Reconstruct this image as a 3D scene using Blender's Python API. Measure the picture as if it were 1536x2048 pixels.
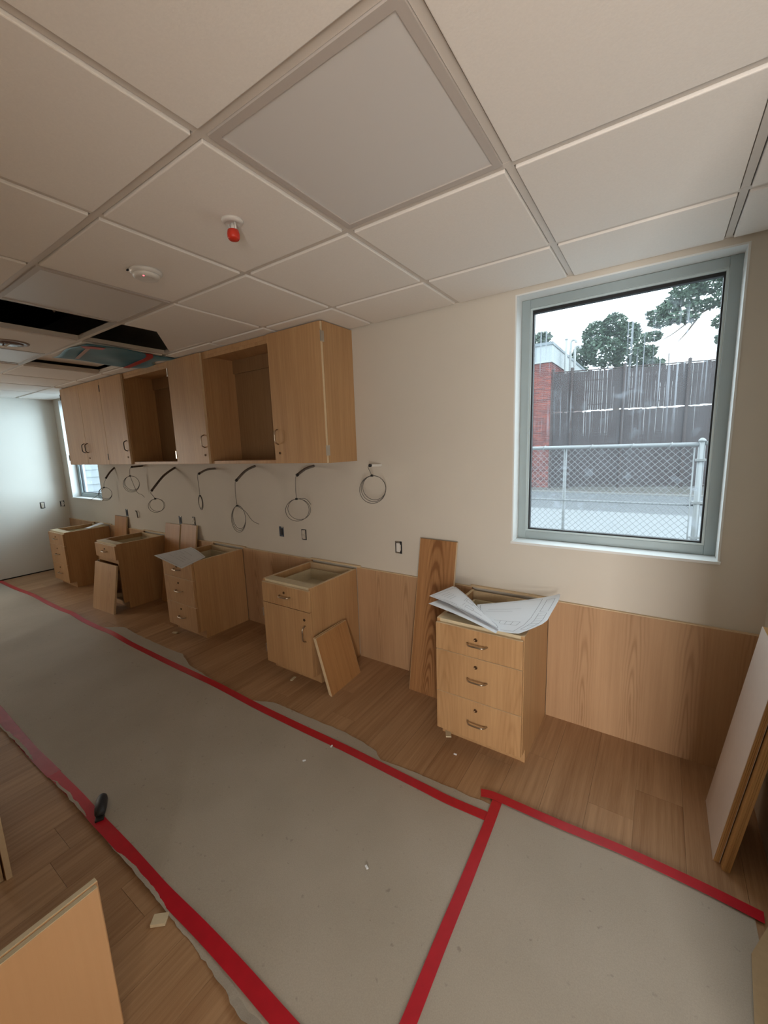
import bpy, bmesh, math, random
from mathutils import Vector, Matrix, noise as mnoise
random.seed(7)
SC = bpy.context.scene
COL = SC.collection
PI = math.pi
for _o in list(bpy.data.objects):
    bpy.data.objects.remove(_o)

# ------------------------------------------------------------------ camera
CAM_POS = (1.039, -2.3861, 1.6251)
RT = (0.83040019, 0.55616054, -0.03348107)
UP = (-0.06121597, 0.15079895, 0.98666726)
FW = (-0.55379431, 0.8172791, -0.15926939)
cd = bpy.data.cameras.new('camera'); cam = bpy.data.objects.new('camera', cd); COL.objects.link(cam)
cd.sensor_fit = 'VERTICAL'; cd.sensor_height = 36.0; cd.sensor_width = 27.0
cd.lens = 36.0 * 817.5 / 2048.0
cd.clip_start = 0.02; cd.clip_end = 300
M = Matrix.Identity(4)
for r in range(3):
    M[r][0] = RT[r]; M[r][1] = UP[r]; M[r][2] = -FW[r]; M[r][3] = CAM_POS[r]
cam.matrix_world = M
SC.camera = cam

# ------------------------------------------------------------------ world, lights, exposure
w = bpy.data.worlds.new('overcast_sky'); SC.world = w; w.use_nodes = True
bg = w.node_tree.nodes['Background']
bg.inputs[0].default_value = (0.84, 0.94, 1.0, 1); bg.inputs[1].default_value = 5.0

def area(name, loc, rot, sx, sy, power, color):
    l = bpy.data.lights.new(name, 'AREA'); l.shape = 'RECTANGLE'; l.size = sx; l.size_y = sy
    l.energy = power; l.color = color
    o = bpy.data.objects.new(name, l); o.location = loc; o.rotation_euler = rot; COL.objects.link(o)
    return o
# added unseen lamps: right side light, left side light, skylight boost at far window
def aimed(name, loc, target, sx, sy, power, color):
    d = Vector(target) - Vector(loc)
    return area(name, loc, d.to_track_quat('-Z', 'Y').to_euler(), sx, sy, power, color)
aimed('right_fill_lamp', (1.98, -4.18, 1.0), (0.45, -1.2, 1.15), 0.55, 1.4, 112, (1.0, 0.955, 0.91))
aimed('left_fill_lamp', (-6.85, -2.6, 1.35), (-5.0, -1.2, 0.85), 0.7, 1.3, 34, (1.0, 0.88, 0.74))
aimed('far_window_fill', (-4.1, 2.4, 1.85), (-5.9, -0.4, 1.15), 2.6, 2.2, 330, (0.68, 0.87, 1.0))

vs = SC.view_settings
SC.display_settings.display_device = 'sRGB'
vs.view_transform = 'Standard'; vs.look = 'None'; vs.gamma = 1.0; vs.exposure = 0.0
vs.use_curve_mapping = False

# ------------------------------------------------------------------ materials
def nodes(m):
    m.use_nodes = True
    nt = m.node_tree
    return nt, nt.nodes['Principled BSDF']
def setc(s, c):
    s.default_value = (c[0], c[1], c[2], 1)
def plain(name, c, rough=0.5, metal=0.0, noise=0.0, nscale=40.0, bump=0.0, spec=None):
    m = bpy.data.materials.new(name); nt, b = nodes(m)
    setc(b.inputs['Base Color'], c); b.inputs['Roughness'].default_value = rough; b.inputs['Metallic'].default_value = metal
    if spec is not None: b.inputs['Specular IOR Level'].default_value = spec
    if noise or bump:
        tc = nt.nodes.new('ShaderNodeTexCoord'); n = nt.nodes.new('ShaderNodeTexNoise')
        n.inputs['Scale'].default_value = nscale; n.inputs['Detail'].default_value = 5
        nt.links.new(tc.outputs['Object'], n.inputs['Vector'])
        if noise:
            mx = nt.nodes.new('ShaderNodeMix'); mx.data_type = 'RGBA'
            setc(mx.inputs[6], [v * (1 - noise) for v in c]); setc(mx.inputs[7], [min(1, v * (1 + noise)) for v in c])
            nt.links.new(n.outputs['Fac'], mx.inputs[0]); nt.links.new(mx.outputs[2], b.inputs['Base Color'])
        if bump:
            bp = nt.nodes.new('ShaderNodeBump'); bp.inputs['Strength'].default_value = bump; bp.inputs['Distance'].default_value = 0.002
            nt.links.new(n.outputs['Fac'], bp.inputs['Height']); nt.links.new(bp.outputs[0], b.inputs['Normal'])
    return m

def wood(name, ca, cb, axis='Z', rough=0.45, period=0.0, ring=0.0, freq=120.0, slope=0.09, var=0.12, streak=1.0, spec=0.35, uoff=None):
    """oak-like wood: fine pores and streaks along the axis, optional cathedral figure every `period` metres"""
    m = bpy.data.materials.new(name); nt, b = nodes(m); N = nt.nodes.new; L = nt.links.new
    b.inputs['Roughness'].default_value = rough; b.inputs['Specular IOR Level'].default_value = spec
    def math_(op, a, bb=None):
        n = N('ShaderNodeMath'); n.operation = op
        for i, v in enumerate((a, bb)):
            if v is None: continue
            if isinstance(v, (int, float)): n.inputs[i].default_value = v
            else: L(v, n.inputs[i])
        return n.outputs[0]
    tc = N('ShaderNodeTexCoord'); oi = N('ShaderNodeObjectInfo'); sp = N('ShaderNodeSeparateXYZ'); L(tc.outputs['Object'], sp.inputs[0])
    rnd = oi.outputs['Random']
    if axis == 'Z': u = math_('ADD', sp.outputs[0], sp.outputs[1]); v = sp.outputs[2]
    elif axis == 'Y': u = math_('ADD', sp.outputs[0], sp.outputs[2]); v = sp.outputs[1]
    else: u = math_('ADD', sp.outputs[1], sp.outputs[2]); v = sp.outputs[0]
    uo = math_('ADD', u, math_('MULTIPLY', rnd, 7.3)); vo = math_('ADD', v, math_('MULTIPLY', rnd, 3.1))
    def nz(us, vs_, det, seed):
        cb_ = N('ShaderNodeCombineXYZ'); L(math_('MULTIPLY', uo, us), cb_.inputs[0]); L(math_('MULTIPLY', vo, vs_), cb_.inputs[1]); cb_.inputs[2].default_value = seed
        n = N('ShaderNodeTexNoise'); n.inputs['Scale'].default_value = 1.0; n.inputs['Detail'].default_value = det; L(cb_.outputs[0], n.inputs['Vector']); return n.outputs['Fac']
    fine = nz(420, 9, 3, 1.0); mid = nz(70, 1.6, 3, 5.0); big = nz(9, 0.8, 2, 9.0)
    f = math_('ADD', math_('MULTIPLY', math_('SUBTRACT', fine, 0.5), 0.55 * streak), math_('MULTIPLY', math_('SUBTRACT', mid, 0.5), 0.9 * streak))
    f = math_('ADD', f, math_('MULTIPLY', math_('SUBTRACT', big, 0.5), 0.8))
    if ring:
        up = math_('SUBTRACT', math_('FRACT', math_('ADD', math_('DIVIDE', u, period), (math_('ADD', math_('MULTIPLY', rnd, 0.3), 0.5) if uoff is None else 0.5 + uoff))), 0.5)
        up = math_('MULTIPLY', up, period)
        wob = math_('MULTIPLY', math_('SUBTRACT', nz(14, 3.0, 2, 3.0), 0.5), 0.03)
        up = math_('ADD', up, wob)
        vv = math_('MULTIPLY', math_('ADD', v, math_('MULTIPLY', math_('SUBTRACT', rnd, 0.5), 0.5)), slope)
        vv = math_('ADD', vv, math_('MULTIPLY', math_('SUBTRACT', nz(3, 1.2, 1, 8.0), 0.5), 0.05))
        rr = math_('SQRT', math_('ADD', math_('MULTIPLY', up, up), math_('MULTIPLY', vv, vv)))
        s = math_('SINE', math_('MULTIPLY', rr, freq * 6.283))
        s = math_('POWER', math_('MAXIMUM', math_('ADD', math_('MULTIPLY', s, 0.5), 0.5), 0.0), 2.2)
        fall = math_('MAXIMUM', math_('SUBTRACT', 1.0, math_('MULTIPLY', math_('ABSOLUTE', up), 2.0 / (period * 0.62))), 0.0)
        f = math_('SUBTRACT', f, math_('MULTIPLY', math_('MULTIPLY', s, fall), ring))
    f = math_('ADD', f, math_('MULTIPLY', math_('SUBTRACT', rnd, 0.5), var * 4))
    cl = N('ShaderNodeClamp'); L(math_('ADD', f, 0.55), cl.inputs[0])
    mx = N('ShaderNodeMix'); mx.data_type = 'RGBA'; setc(mx.inputs[6], ca); setc(mx.inputs[7], cb)
    L(cl.outputs[0], mx.inputs[0]); L(mx.outputs[2], b.inputs['Base Color'])
    bp = N('ShaderNodeBump'); bp.inputs['Strength'].default_value = 0.08; bp.inputs['Distance'].default_value = 0.001
    L(fine, bp.inputs['Height']); L(bp.outputs[0], b.inputs['Normal'])
    return m

OAK_A, OAK_B = (0.36, 0.195, 0.085), (0.57, 0.35, 0.172)
M_OAK = wood('oak_veneer', OAK_A, OAK_B, 'Z', 0.42, var=0.03)
M_OAKF = wood('oak_drawer_front', OAK_A, OAK_B, 'Z', 0.40, period=0.40, ring=0.25, freq=60, slope=0.10, var=0.02)
M_APRON = wood('oak_panel_figured', (0.36, 0.205, 0.105), (0.58, 0.37, 0.21), 'Z', 0.5, period=0.235, ring=0.5, freq=85, slope=0.05, var=0.02, streak=0.6)
M_BOARD = wood('red_oak_board', (0.22, 0.095, 0.035), (0.50, 0.26, 0.11), 'Z', 0.4, period=0.264, ring=0.75, freq=85, slope=0.095, var=0.0, uoff=-0.5)
M_BOARD2 = wood('oak_board', (0.31, 0.135, 0.048), (0.53, 0.285, 0.115), 'Z', 0.42, var=0.03)
M_RAW = plain('raw_plywood', (0.62, 0.53, 0.36), 0.7, noise=0.12, nscale=30)
M_BAND = plain('edge_band', (0.66, 0.50, 0.31), 0.5, noise=0.1, nscale=60)
M_INSIDE_SHADE = wood('oak_inside_shade', (0.23, 0.13, 0.062), (0.36, 0.22, 0.11), 'Z', 0.5, var=0.02)  # oak darkened to deepen the shade inside the cabinets
M_DARKPLY = plain('plywood_core', (0.33, 0.19, 0.085), 0.8, noise=0.3, nscale=90)
M_PLYEDGE = wood('ply_edge', (0.30, 0.15, 0.05), (0.58, 0.34, 0.13), 'Z', 0.6, var=0.0)
M_WHITEFACE = plain('pale_laminate', (0.62, 0.55, 0.50), 0.35, noise=0.06, nscale=20)
M_NEARFACE = wood('tan_laminate', (0.58, 0.345, 0.175), (0.66, 0.41, 0.22), 'Z', 0.55, var=0.02, streak=0.5)
M_WALL = plain('cream_paint', (0.63, 0.585, 0.51), 0.65, noise=0.035, nscale=3, bump=0.05)
M_WALL_DAYLIT = plain('cream_paint_daylit', (0.70, 0.68, 0.62), 0.6, noise=0.03, nscale=3)  # same wall paint, lightened for the window daylight on the left wall
M_REVEAL = plain('window_reveal_paint', (0.74, 0.76, 0.75), 0.55)
M_TILE = plain('mineral_fibre_tile', (0.83, 0.785, 0.73), 0.85, noise=0.05, nscale=180, bump=0.10)
M_TEE = plain('ceiling_tee_metal', (0.66, 0.605, 0.545), 0.45)
M_LENS = plain('light_diffuser', (0.68, 0.66, 0.64), 0.4)
M_FRAMEW = plain('light_frame', (0.52, 0.47, 0.43), 0.45)
M_BLACK = plain('black', (0.01, 0.01, 0.01), 0.8)
M_DARK = plain('dark_deck', (0.02, 0.02, 0.02), 0.9, noise=0.3, nscale=3)
M_DUCT = plain('duct_metal', (0.12, 0.12, 0.125), 0.5, 0.6)
M_NICKEL = plain('satin_nickel', (0.45, 0.38, 0.30), 0.3, 1.0)
M_LOCK = plain('dark_brass_lock', (0.16, 0.10, 0.055), 0.35, 0.9)
M_STEEL = plain('bright_hinge_steel', (0.62, 0.58, 0.52), 0.3, 1.0)
M_BRONZE = plain('dark_hinge', (0.05, 0.035, 0.025), 0.45, 0.5)
M_ALU = plain('aluminium_frame', (0.36, 0.43, 0.445), 0.42, 0.25)  # tinted bluer to carry the cool skylight on the frame
M_ALUL = plain('aluminium_bead', (0.54, 0.64, 0.66), 0.35, 0.2)
M_GASKET = plain('rubber_gasket', (0.012, 0.013, 0.015), 0.6)
M_RED = plain('red_tape', (0.46, 0.008, 0.02), 0.32, noise=0.18, nscale=25)
M_PAPER = plain('sheet_paper', (0.82, 0.85, 0.89), 0.7)  # raised blue-white puts the window light into the sheet colour
M_INK = plain('drawing_ink', (0.22, 0.23, 0.26), 0.8)
M_KRAFT = plain('kraft_board', (0.45, 0.33, 0.19), 0.8, noise=0.1, nscale=60)
M_CONDUIT = plain('conduit_metal', (0.22, 0.20, 0.18), 0.4, 0.7)
M_CONDUITD = plain('dark_conduit', (0.10, 0.08, 0.065), 0.5, 0.4)
M_CABLE = plain('grey_cable', (0.10, 0.09, 0.08), 0.5)
M_TIE = plain('black_tape', (0.012, 0.012, 0.012), 0.5)
M_WHITEP = plain('white_plastic', (0.72, 0.70, 0.66), 0.35)
M_IVORY = plain('ivory_device', (0.60, 0.55, 0.47), 0.4)
M_BOXM = plain('box_metal', (0.03, 0.03, 0.035), 0.5, 0.4)
M_BLUEBOX = plain('blue_box', (0.03, 0.05, 0.08), 0.5)
M_REDCAP = plain('red_cap', (0.62, 0.035, 0.015), 0.4)
M_TARP = plain('blue_tarp', (0.075, 0.23, 0.31), 0.45, noise=0.2, nscale=9)
M_LED = bpy.data.materials.new('red_led'); _nt, _b = nodes(M_LED)
setc(_b.inputs['Base Color'], (0.8, 0.05, 0.06)); setc(_b.inputs['Emission Color'], (1, 0.12, 0.15)); _b.inputs['Emission Strength'].default_value = 3.0

def paper_mat():
    m = bpy.data.materials.new('floor_paper'); nt, b = nodes(m); N = nt.nodes.new; L = nt.links.new
    tc = N('ShaderNodeTexCoord')
    n1 = N('ShaderNodeTexNoise'); n1.inputs['Scale'].default_value = 2.2; n1.inputs['Detail'].default_value = 6
    n2 = N('ShaderNodeTexNoise'); n2.inputs['Scale'].default_value = 38; n2.inputs['Detail'].default_value = 4
    n3 = N('ShaderNodeTexNoise'); n3.inputs['Scale'].default_value = 260; n3.inputs['Detail'].default_value = 2
    for n in (n1, n2, n3): L(tc.outputs['Object'], n.inputs['Vector'])
    mx = N('ShaderNodeMix'); mx.data_type = 'RGBA'; setc(mx.inputs[6], (0.355, 0.313, 0.25)); setc(mx.inputs[7], (0.50, 0.452, 0.38)); L(n1.outputs['Fac'], mx.inputs[0])
    rp = N('ShaderNodeValToRGB'); rp.color_ramp.elements[0].position = 0.24; rp.color_ramp.elements[1].position = 0.33
    rp.color_ramp.elements[0].color = (0.62, 0.62, 0.62, 1); L(n2.outputs['Fac'], rp.inputs[0])
    mu = N('ShaderNodeMix'); mu.data_type = 'RGBA'; mu.blend_type = 'MULTIPLY'; mu.inputs[0].default_value = 0.7
    L(mx.outputs[2], mu.inputs[6]); L(rp.outputs[0], mu.inputs[7])
    m3 = N('ShaderNodeMix'); m3.data_type = 'RGBA'; m3.blend_type = 'MULTIPLY'; m3.inputs[0].default_value = 0.35
    r3 = N('ShaderNodeValToRGB'); r3.color_ramp.elements[0].position = 0.3; r3.color_ramp.elements[1].position = 0.7; r3.color_ramp.elements[0].color = (0.7, 0.7, 0.7, 1)
    L(n3.outputs['Fac'], r3.inputs[0]); L(mu.outputs[2], m3.inputs[6]); L(r3.outputs[0], m3.inputs[7])
    L(m3.outputs[2], b.inputs['Base Color']); b.inputs['Roughness'].default_value = 0.62; b.inputs['Specular IOR Level'].default_value = 0.3
    return m
M_FPAPER = paper_mat()
M_PLANK = wood('vinyl_plank_wood', (0.235, 0.115, 0.050), (0.50, 0.315, 0.175), 'Y', 0.42, var=0.06, streak=1.0, spec=0.4)

def glass_mat():
    m = bpy.data.materials.new('dirty_window_glass'); m.use_nodes = True; nt = m.node_tree; nt.nodes.clear(); N = nt.nodes.new; L = nt.links.new
    out = N('ShaderNodeOutputMaterial'); tr = N('ShaderNodeBsdfTransparent'); tr.inputs[0].default_value = (0.90, 0.96, 0.97, 1)
    gl = N('ShaderNodeBsdfGlossy'); gl.inputs['Roughness'].default_value = 0.03
    fr = N('ShaderNodeFresnel'); fr.inputs[0].default_value = 1.4
    mg = N('ShaderNodeMixShader'); L(fr.outputs[0], mg.inputs[0]); L(tr.outputs[0], mg.inputs[1]); L(gl.outputs[0], mg.inputs[2])
    tl = N('ShaderNodeBsdfTranslucent'); tl.inputs[0].default_value = (0.30, 0.335, 0.37, 1)
    tc = N('ShaderNodeTexCoord')
    def nz(sx, sz, det, off=0.0):
        mp = N('ShaderNodeMapping'); mp.inputs['Scale'].default_value = (sx, 1, sz); mp.inputs['Location'].default_value = (off, off, off)
        L(tc.outputs['Object'], mp.inputs[0]); n = N('ShaderNodeTexNoise'); n.inputs['Scale'].default_value = 1; n.inputs['Detail'].default_value = det
        n.inputs['Distortion'].default_value = 0.25
        L(mp.outputs[0], n.inputs['Vector']); return n.outputs['Fac']
    def ramp(s, a, b):
        mr = N('ShaderNodeMapRange'); mr.inputs[1].default_value = a; mr.inputs[2].default_value = b; L(s, mr.inputs[0]); return mr.outputs[0]
    def mul(a, b):
        n = N('ShaderNodeMath'); n.operation = 'MULTIPLY'
        for i, v in enumerate((a, b)):
            if isinstance(v, (int, float)): n.inputs[i].default_value = v
            else: L(v, n.inputs[i])
        return n.outputs[0]
    def add(a, b):
        n = N('ShaderNodeMath'); n.operation = 'ADD'; n.use_clamp = True
        for i, v in enumerate((a, b)):
            if isinstance(v, (int, float)): n.inputs[i].default_value = v
            else: L(v, n.inputs[i])
        return n.outputs[0]
    spz = N('ShaderNodeSeparateXYZ'); L(tc.outputs['Object'], spz.inputs[0])
    band = mul(ramp(spz.outputs[2], 0.55, 0.85), ramp(spz.outputs[2], 1.30, 1.18))
    drips = mul(band, mul(ramp(nz(70, 1.3, 1), 0.58, 0.66), ramp(nz(3.0, 2.6, 1, 4.0), 0.46, 0.60)))
    smear = mul(ramp(nz(16, 20, 6, 9.0), 0.56, 0.70), ramp(nz(3.5, 3.5, 2, 2.0), 0.45, 0.65))
    f = add(add(mul(drips, 0.6), mul(smear, 0.42)), add(mul(ramp(nz(3, 2, 3, 7.0), 0.3, 0.8), 0.10), 0.07))
    ms = N('ShaderNodeMixShader'); L(f, ms.inputs[0]); L(mg.outputs[0], ms.inputs[1]); L(tl.outputs[0], ms.inputs[2])
    L(ms.outputs[0], out.inputs[0])
    return m
M_GLASS = glass_mat()
# outdoors
M_CONC = plain('pale_concrete', (0.1782, 0.1881, 0.1947), 0.9, noise=0.10, nscale=2.5)
M_ASPH = plain('grey_asphalt', (0.0957, 0.1023, 0.1089), 0.9, noise=0.15, nscale=3)
M_LITTER = plain('leaf_litter', (0.0792, 0.0726, 0.0627), 0.95, noise=0.5, nscale=14)
M_CURB = plain('curb_concrete', (0.1782, 0.1782, 0.1716), 0.9, noise=0.15, nscale=8)
M_BRICK = None
def brick_mat():
    m = bpy.data.materials.new('red_brick'); nt, b = nodes(m); N = nt.nodes.new; L = nt.links.new
    oi = N('ShaderNodeObjectInfo'); rp = N('ShaderNodeValToRGB'); e = rp.color_ramp.elements
    e[0].color = (0.10, 0.028, 0.025, 1); e[1].color = (0.25, 0.066, 0.048, 1)
    x = rp.color_ramp.elements.new(0.5); x.color = (0.165, 0.042, 0.034, 1)
    L(oi.outputs['Random'], rp.inputs[0]); L(rp.outputs[0], b.inputs['Base Color']); b.inputs['Roughness'].default_value = 0.9
    return m
M_BRICK = brick_mat()
M_MORTAR = plain('mortar', (0.1980, 0.1485, 0.1386), 0.95, noise=0.1, nscale=9)
M_PARAPET = plain('parapet_panel', (0.2772, 0.3036, 0.3135), 0.5, noise=0.04, nscale=4)
M_COPING = plain('coping_metal', (0.1452, 0.1716, 0.1914), 0.5, 0.2)
M_SLAT = plain('brown_slat', (0.0330, 0.0224, 0.0224), 0.6, noise=0.25, nscale=6)
M_SLATPOST = plain('brown_post', (0.0363, 0.0224, 0.0198), 0.6)
M_GALV = plain('galvanised_steel', (0.2376, 0.2508, 0.2574), 0.4, 0.35)
M_PVC = plain('white_pipe', (0.3036, 0.3168, 0.3168), 0.4)
M_LEAF = plain('leaf_green', (0.040, 0.075, 0.045), 0.6, noise=0.5, nscale=3)
M_LEAF2 = plain('pine_green', (0.055, 0.092, 0.060), 0.6, noise=0.4, nscale=3)
M_BARK = plain('bark', (0.10, 0.075, 0.055), 0.9, noise=0.3, nscale=20)
M_SIDING = plain('pale_siding', (0.2376, 0.2706, 0.2838), 0.6)

# ------------------------------------------------------------------ mesh helpers
class MB:
    def __init__(s): s.bm = bmesh.new()
    def poly(s, pts):
        return s.bm.faces.new([s.bm.verts.new(p) for p in pts])
    def box(s, x0, x1, y0, y1, z0, z1, mtx=None, bevel=0.0):
        b = bmesh.new() if (bevel or mtx is not None) else s.bm
        c = [(x, y, z) for x in (x0, x1) for y in (y0, y1) for z in (z0, z1)]
        v = [b.verts.new(p) for p in c]
        for f in ((0, 1, 3, 2), (4, 6, 7, 5), (0, 4, 5, 1), (2, 3, 7, 6), (0, 2, 6, 4), (1, 5, 7, 3)):
            b.faces.new([v[i] for i in f])
        if b is not s.bm:
            if bevel: bmesh.ops.bevel(b, geom=list(b.edges), offset=bevel, segments=2, affect='EDGES', profile=0.5)
            if mtx is not None: bmesh.ops.transform(b, matrix=mtx, verts=list(b.verts))
            s.merge(b)
        return s
    def merge(s, b):
        mp = {}
        for v in b.verts: mp[v] = s.bm.verts.new(v.co)
        for f in b.faces: s.bm.faces.new([mp[v] for v in f.verts])
        b.free()
    def prism(s, pts2, d0, d1, plane='YZ', mtx=None):
        """extrude a 2-D outline between d0 and d1 along the remaining axis"""
        def mk(p, d):
            q = {'YZ': (d, p[0], p[1]), 'XZ': (p[0], d, p[1]), 'XY': (p[0], p[1], d)}[plane]
            return (mtx @ Vector(q)) if mtx is not None else q
        a = [s.bm.verts.new(mk(p, d0)) for p in pts2]; b = [s.bm.verts.new(mk(p, d1)) for p in pts2]
        n = len(pts2)
        s.bm.faces.new(a[::-1]); s.bm.faces.new(b)
        for i in range(n): s.bm.faces.new([a[i], a[(i + 1) % n], b[(i + 1) % n], b[i]])
        return s
    def tube(s, pts, r, n=8, caps=True, closed=False):
        pts = [Vector(p) for p in pts]; k = len(pts); rings = []
        prev = None
        for i, p in enumerate(pts):
            if closed: t = pts[(i + 1) % k] - pts[i - 1]
            else: t = pts[min(i + 1, k - 1)] - pts[max(i - 1, 0)]
            t.normalize()
            if prev is None:
                a = Vector((0, 0, 1)) if abs(t.z) < 0.9 else Vector((1, 0, 0))
                nrm = t.cross(a).normalized()
            else:
                nrm = (prev - t * prev.dot(t)); nrm = nrm.normalized() if nrm.length > 1e-6 else t.orthogonal().normalized()
            prev = nrm; bn = t.cross(nrm)
            rr = r[i] if isinstance(r, (list, tuple)) else r
            rings.append([s.bm.verts.new(p + (nrm * math.cos(2 * PI * j / n) + bn * math.sin(2 * PI * j / n)) * rr) for j in range(n)])
        for i in range(k if closed else k - 1):
            A, B = rings[i], rings[(i + 1) % k]
            for j in range(n): s.bm.faces.new([A[j], A[(j + 1) % n], B[(j + 1) % n], B[j]])
        if caps and not closed:
            s.bm.faces.new(rings[0][::-1]); s.bm.faces.new(rings[-1])
        return s
    def lathe(s, prof, c, n=28, axis='Z'):
        """prof: list of (radius, height); revolved about the axis through c"""
        rings = []
        for r, h in prof:
            ring = []
            for j in range(n):
                a = 2 * PI * j / n
                o = {'Z': (r * math.cos(a), r * math.sin(a), h), 'Y': (r * math.cos(a), h, r * math.sin(a))}[axis]
                ring.append(s.bm.verts.new(Vector(c) + Vector(o)))
            rings.append(ring)
        for A, B in zip(rings, rings[1:]):
            for j in range(n): s.bm.faces.new([A[j], A[(j + 1) % n], B[(j + 1) % n], B[j]])
        s.bm.faces.new(rings[0][::-1]); s.bm.faces.new(rings[-1])
        return s
    def grid(s, fn, nu, nv, thick=0.0):
        V = [[s.bm.verts.new(fn(i / nu, j / nv)) for j in range(nv + 1)] for i in range(nu + 1)]
        for i in range(nu):
            for j in range(nv): s.bm.faces.new([V[i][j], V[i + 1][j], V[i + 1][j + 1], V[i][j + 1]])
        if thick:
            W = [[s.bm.verts.new(Vector(fn(i / nu, j / nv)) - Vector((0, 0, thick))) for j in range(nv + 1)] for i in range(nu + 1)]
            for i in range(nu):
                for j in range(nv): s.bm.faces.new([W[i][j], W[i][j + 1], W[i + 1][j + 1], W[i + 1][j]])
            for i in range(nu):
                s.bm.faces.new([V[i + 1][0], V[i][0], W[i][0], W[i + 1][0]]); s.bm.faces.new([V[i][nv], V[i + 1][nv], W[i + 1][nv], W[i][nv]])
            for j in range(nv):
                s.bm.faces.new([V[0][j], V[0][j + 1], W[0][j + 1], W[0][j]]); s.bm.faces.new([V[nu][j + 1], V[nu][j], W[nu][j], W[nu][j + 1]])
        return s
    def build(s, name, mat, parent=None, smooth=False, bevel=0.0):
        bmesh.ops.recalc_face_normals(s.bm, faces=list(s.bm.faces))
        me = bpy.data.meshes.new(name)
        if parent is not None:                      # geometry was given in world space
            P = parent
            off = Vector((0, 0, 0))
            Mi = wmat(P).inverted()
            bmesh.ops.transform(s.bm, matrix=Mi, verts=list(s.bm.verts))
        s.bm.to_mesh(me); s.bm.free()
        me.materials.append(mat)
        if smooth:
            me.polygons.foreach_set('use_smooth', [True] * len(me.polygons))
        o = bpy.data.objects.new(name, me); COL.objects.link(o)
        if parent is not None: o.parent = parent
        if bevel:
            md = o.modifiers.new('bevel', 'BEVEL'); md.width = bevel; md.segments = 2; md.limit_method = 'ANGLE'
        return o
def wmat(o):
    m = o.matrix_basis.copy()
    while o.parent is not None:
        o = o.parent; m = o.matrix_basis @ m
    return m
def tag(o, label, cat, group=None):
    o['label'] = label; o['category'] = cat
    if group: o['group'] = group
    return o
def thing(name, loc, label, cat, group=None, rot=(0, 0, 0)):
    o = bpy.data.objects.new(name, None); o.empty_display_size = 0.1; COL.objects.link(o)
    o.location = loc; o.rotation_euler = rot
    return tag(o, label, cat, group)
def struct(o):
    o['kind'] = 'structure'; return o
def sempty(name, loc=(0, 0, 0)):
    o = bpy.data.objects.new(name, None); COL.objects.link(o); o.location = loc; o['kind'] = 'structure'; return o
def smoothpath(pts, n=6):
    """Catmull-Rom through the points"""
    P = [Vector(p) for p in pts]; out = []
    for i in range(len(P) - 1):
        p0 = P[max(i - 1, 0)]; p1 = P[i]; p2 = P[i + 1]; p3 = P[min(i + 2, len(P) - 1)]
        for k in range(n):
            t = k / n
            out.append(0.5 * ((2 * p1) + (p2 - p0) * t + (2 * p0 - 5 * p1 + 4 * p2 - p3) * t * t + (3 * p1 - p0 - 3 * p2 + p3) * t ** 3))
    out.append(P[-1]); return out

# ------------------------------------------------------------------ room shell
XL, XR, YB, YR, H = -6.26, 1.475, 0.0, -4.2, 2.4384
T = 0.6096; G = 0.4212
W1 = (0.332, 1.296, 1.035, 2.408)      # window opening x0 x1 z0 z1
W2 = (-6.055, -5.08, 1.035, 2.408)
RWIN = []                               # no windows in the wall behind the camera
def wall_y(name, y0, y1, wins, mat, z0=-0.12, z1=3.4):
    mb = MB(); xs = XL - 0.2
    for (a, b, c, d) in sorted(wins):
        mb.box(xs, a, y0, y1, z0, z1); mb.box(a, b, y0, y1, z0, c); mb.box(a, b, y0, y1, d, z1); xs = b
    mb.box(xs, XR + 0.2, y0, y1, z0, z1)
    return struct(mb.build(name, mat))
wall_y('wall_back', 0.0, 0.2, [W1, W2], M_WALL)
wall_y('wall_rear', YR - 0.15, YR, RWIN, M_WALL)
LY0, LY1 = -3.0, -1.95                          # opening added in the left wall, out of view, for the left lamp
mb = MB(); mb.box(XL - 0.15, XL, YR - 0.15, LY0, -0.12, 3.4).box(XL - 0.15, XL, LY1, 0, -0.12, 3.4).box(XL - 0.15, XL, LY0, LY1, 2.13, 3.4)
struct(mb.build('wall_left', M_WALL_DAYLIT))
mb = MB(); mb.box(-7.6, XL - 0.15, -3.4, -3.25, -0.12, 2.6).box(-7.6, XL - 0.15, -1.7, -1.55, -0.12, 2.6).box(-7.75, -7.6, -3.4, -1.55, -0.12, 2.6)
struct(mb.build('wall_lamp_box_left', M_WALL))  # unseen box added around the left lamp
struct(MB().box(-7.75, XL - 0.15, -3.4, -1.55, 2.6, 2.7).build('trim_5', M_WALL)); struct(MB().box(-7.75, XL, -3.4, -1.55, -0.12, -0.001).build('trim_6', M_DARKPLY))
DY0, DY1, DZ = -3.63, -1.85, 2.13             # opening added behind the camera, its jambs set to shape the right lamp's light
mb = MB(); mb.box(XR, XR + 0.15, YR - 0.15, DY0, -0.12, 3.4).box(XR, XR + 0.15, DY1, 0, -0.12, 3.4).box(XR, XR + 0.15, DY0, DY1, DZ, 3.4)
struct(mb.build('wall_right', M_WALL))
mb = MB(); mb.box(XR + 0.15, 3.2, YR - 0.3, YR - 0.15, -0.12, 2.6).box(XR + 0.15, 3.2, -1.75, -1.6, -0.12, 2.6).box(3.0, 3.2, YR - 0.15, -1.75, -0.12, 2.6)
struct(mb.build('wall_lamp_box_right', M_WALL))  # unseen box added to close in the right lamp
struct(MB().box(XR + 0.15, 3.2, YR - 0.3, -1.6, 2.6, 2.7).build('trim_3', M_WALL))
struct(MB().box(XR, 3.2, YR - 0.3, -1.6, -0.12, -0.001).build('trim_4', M_DARKPLY))
struct(MB().box(XL, XL + 0.006, LY1, 0, 0.0, 0.014).build('gap_strip', M_BLACK))  # black strip standing in for the dark gap at the wall base

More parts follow.
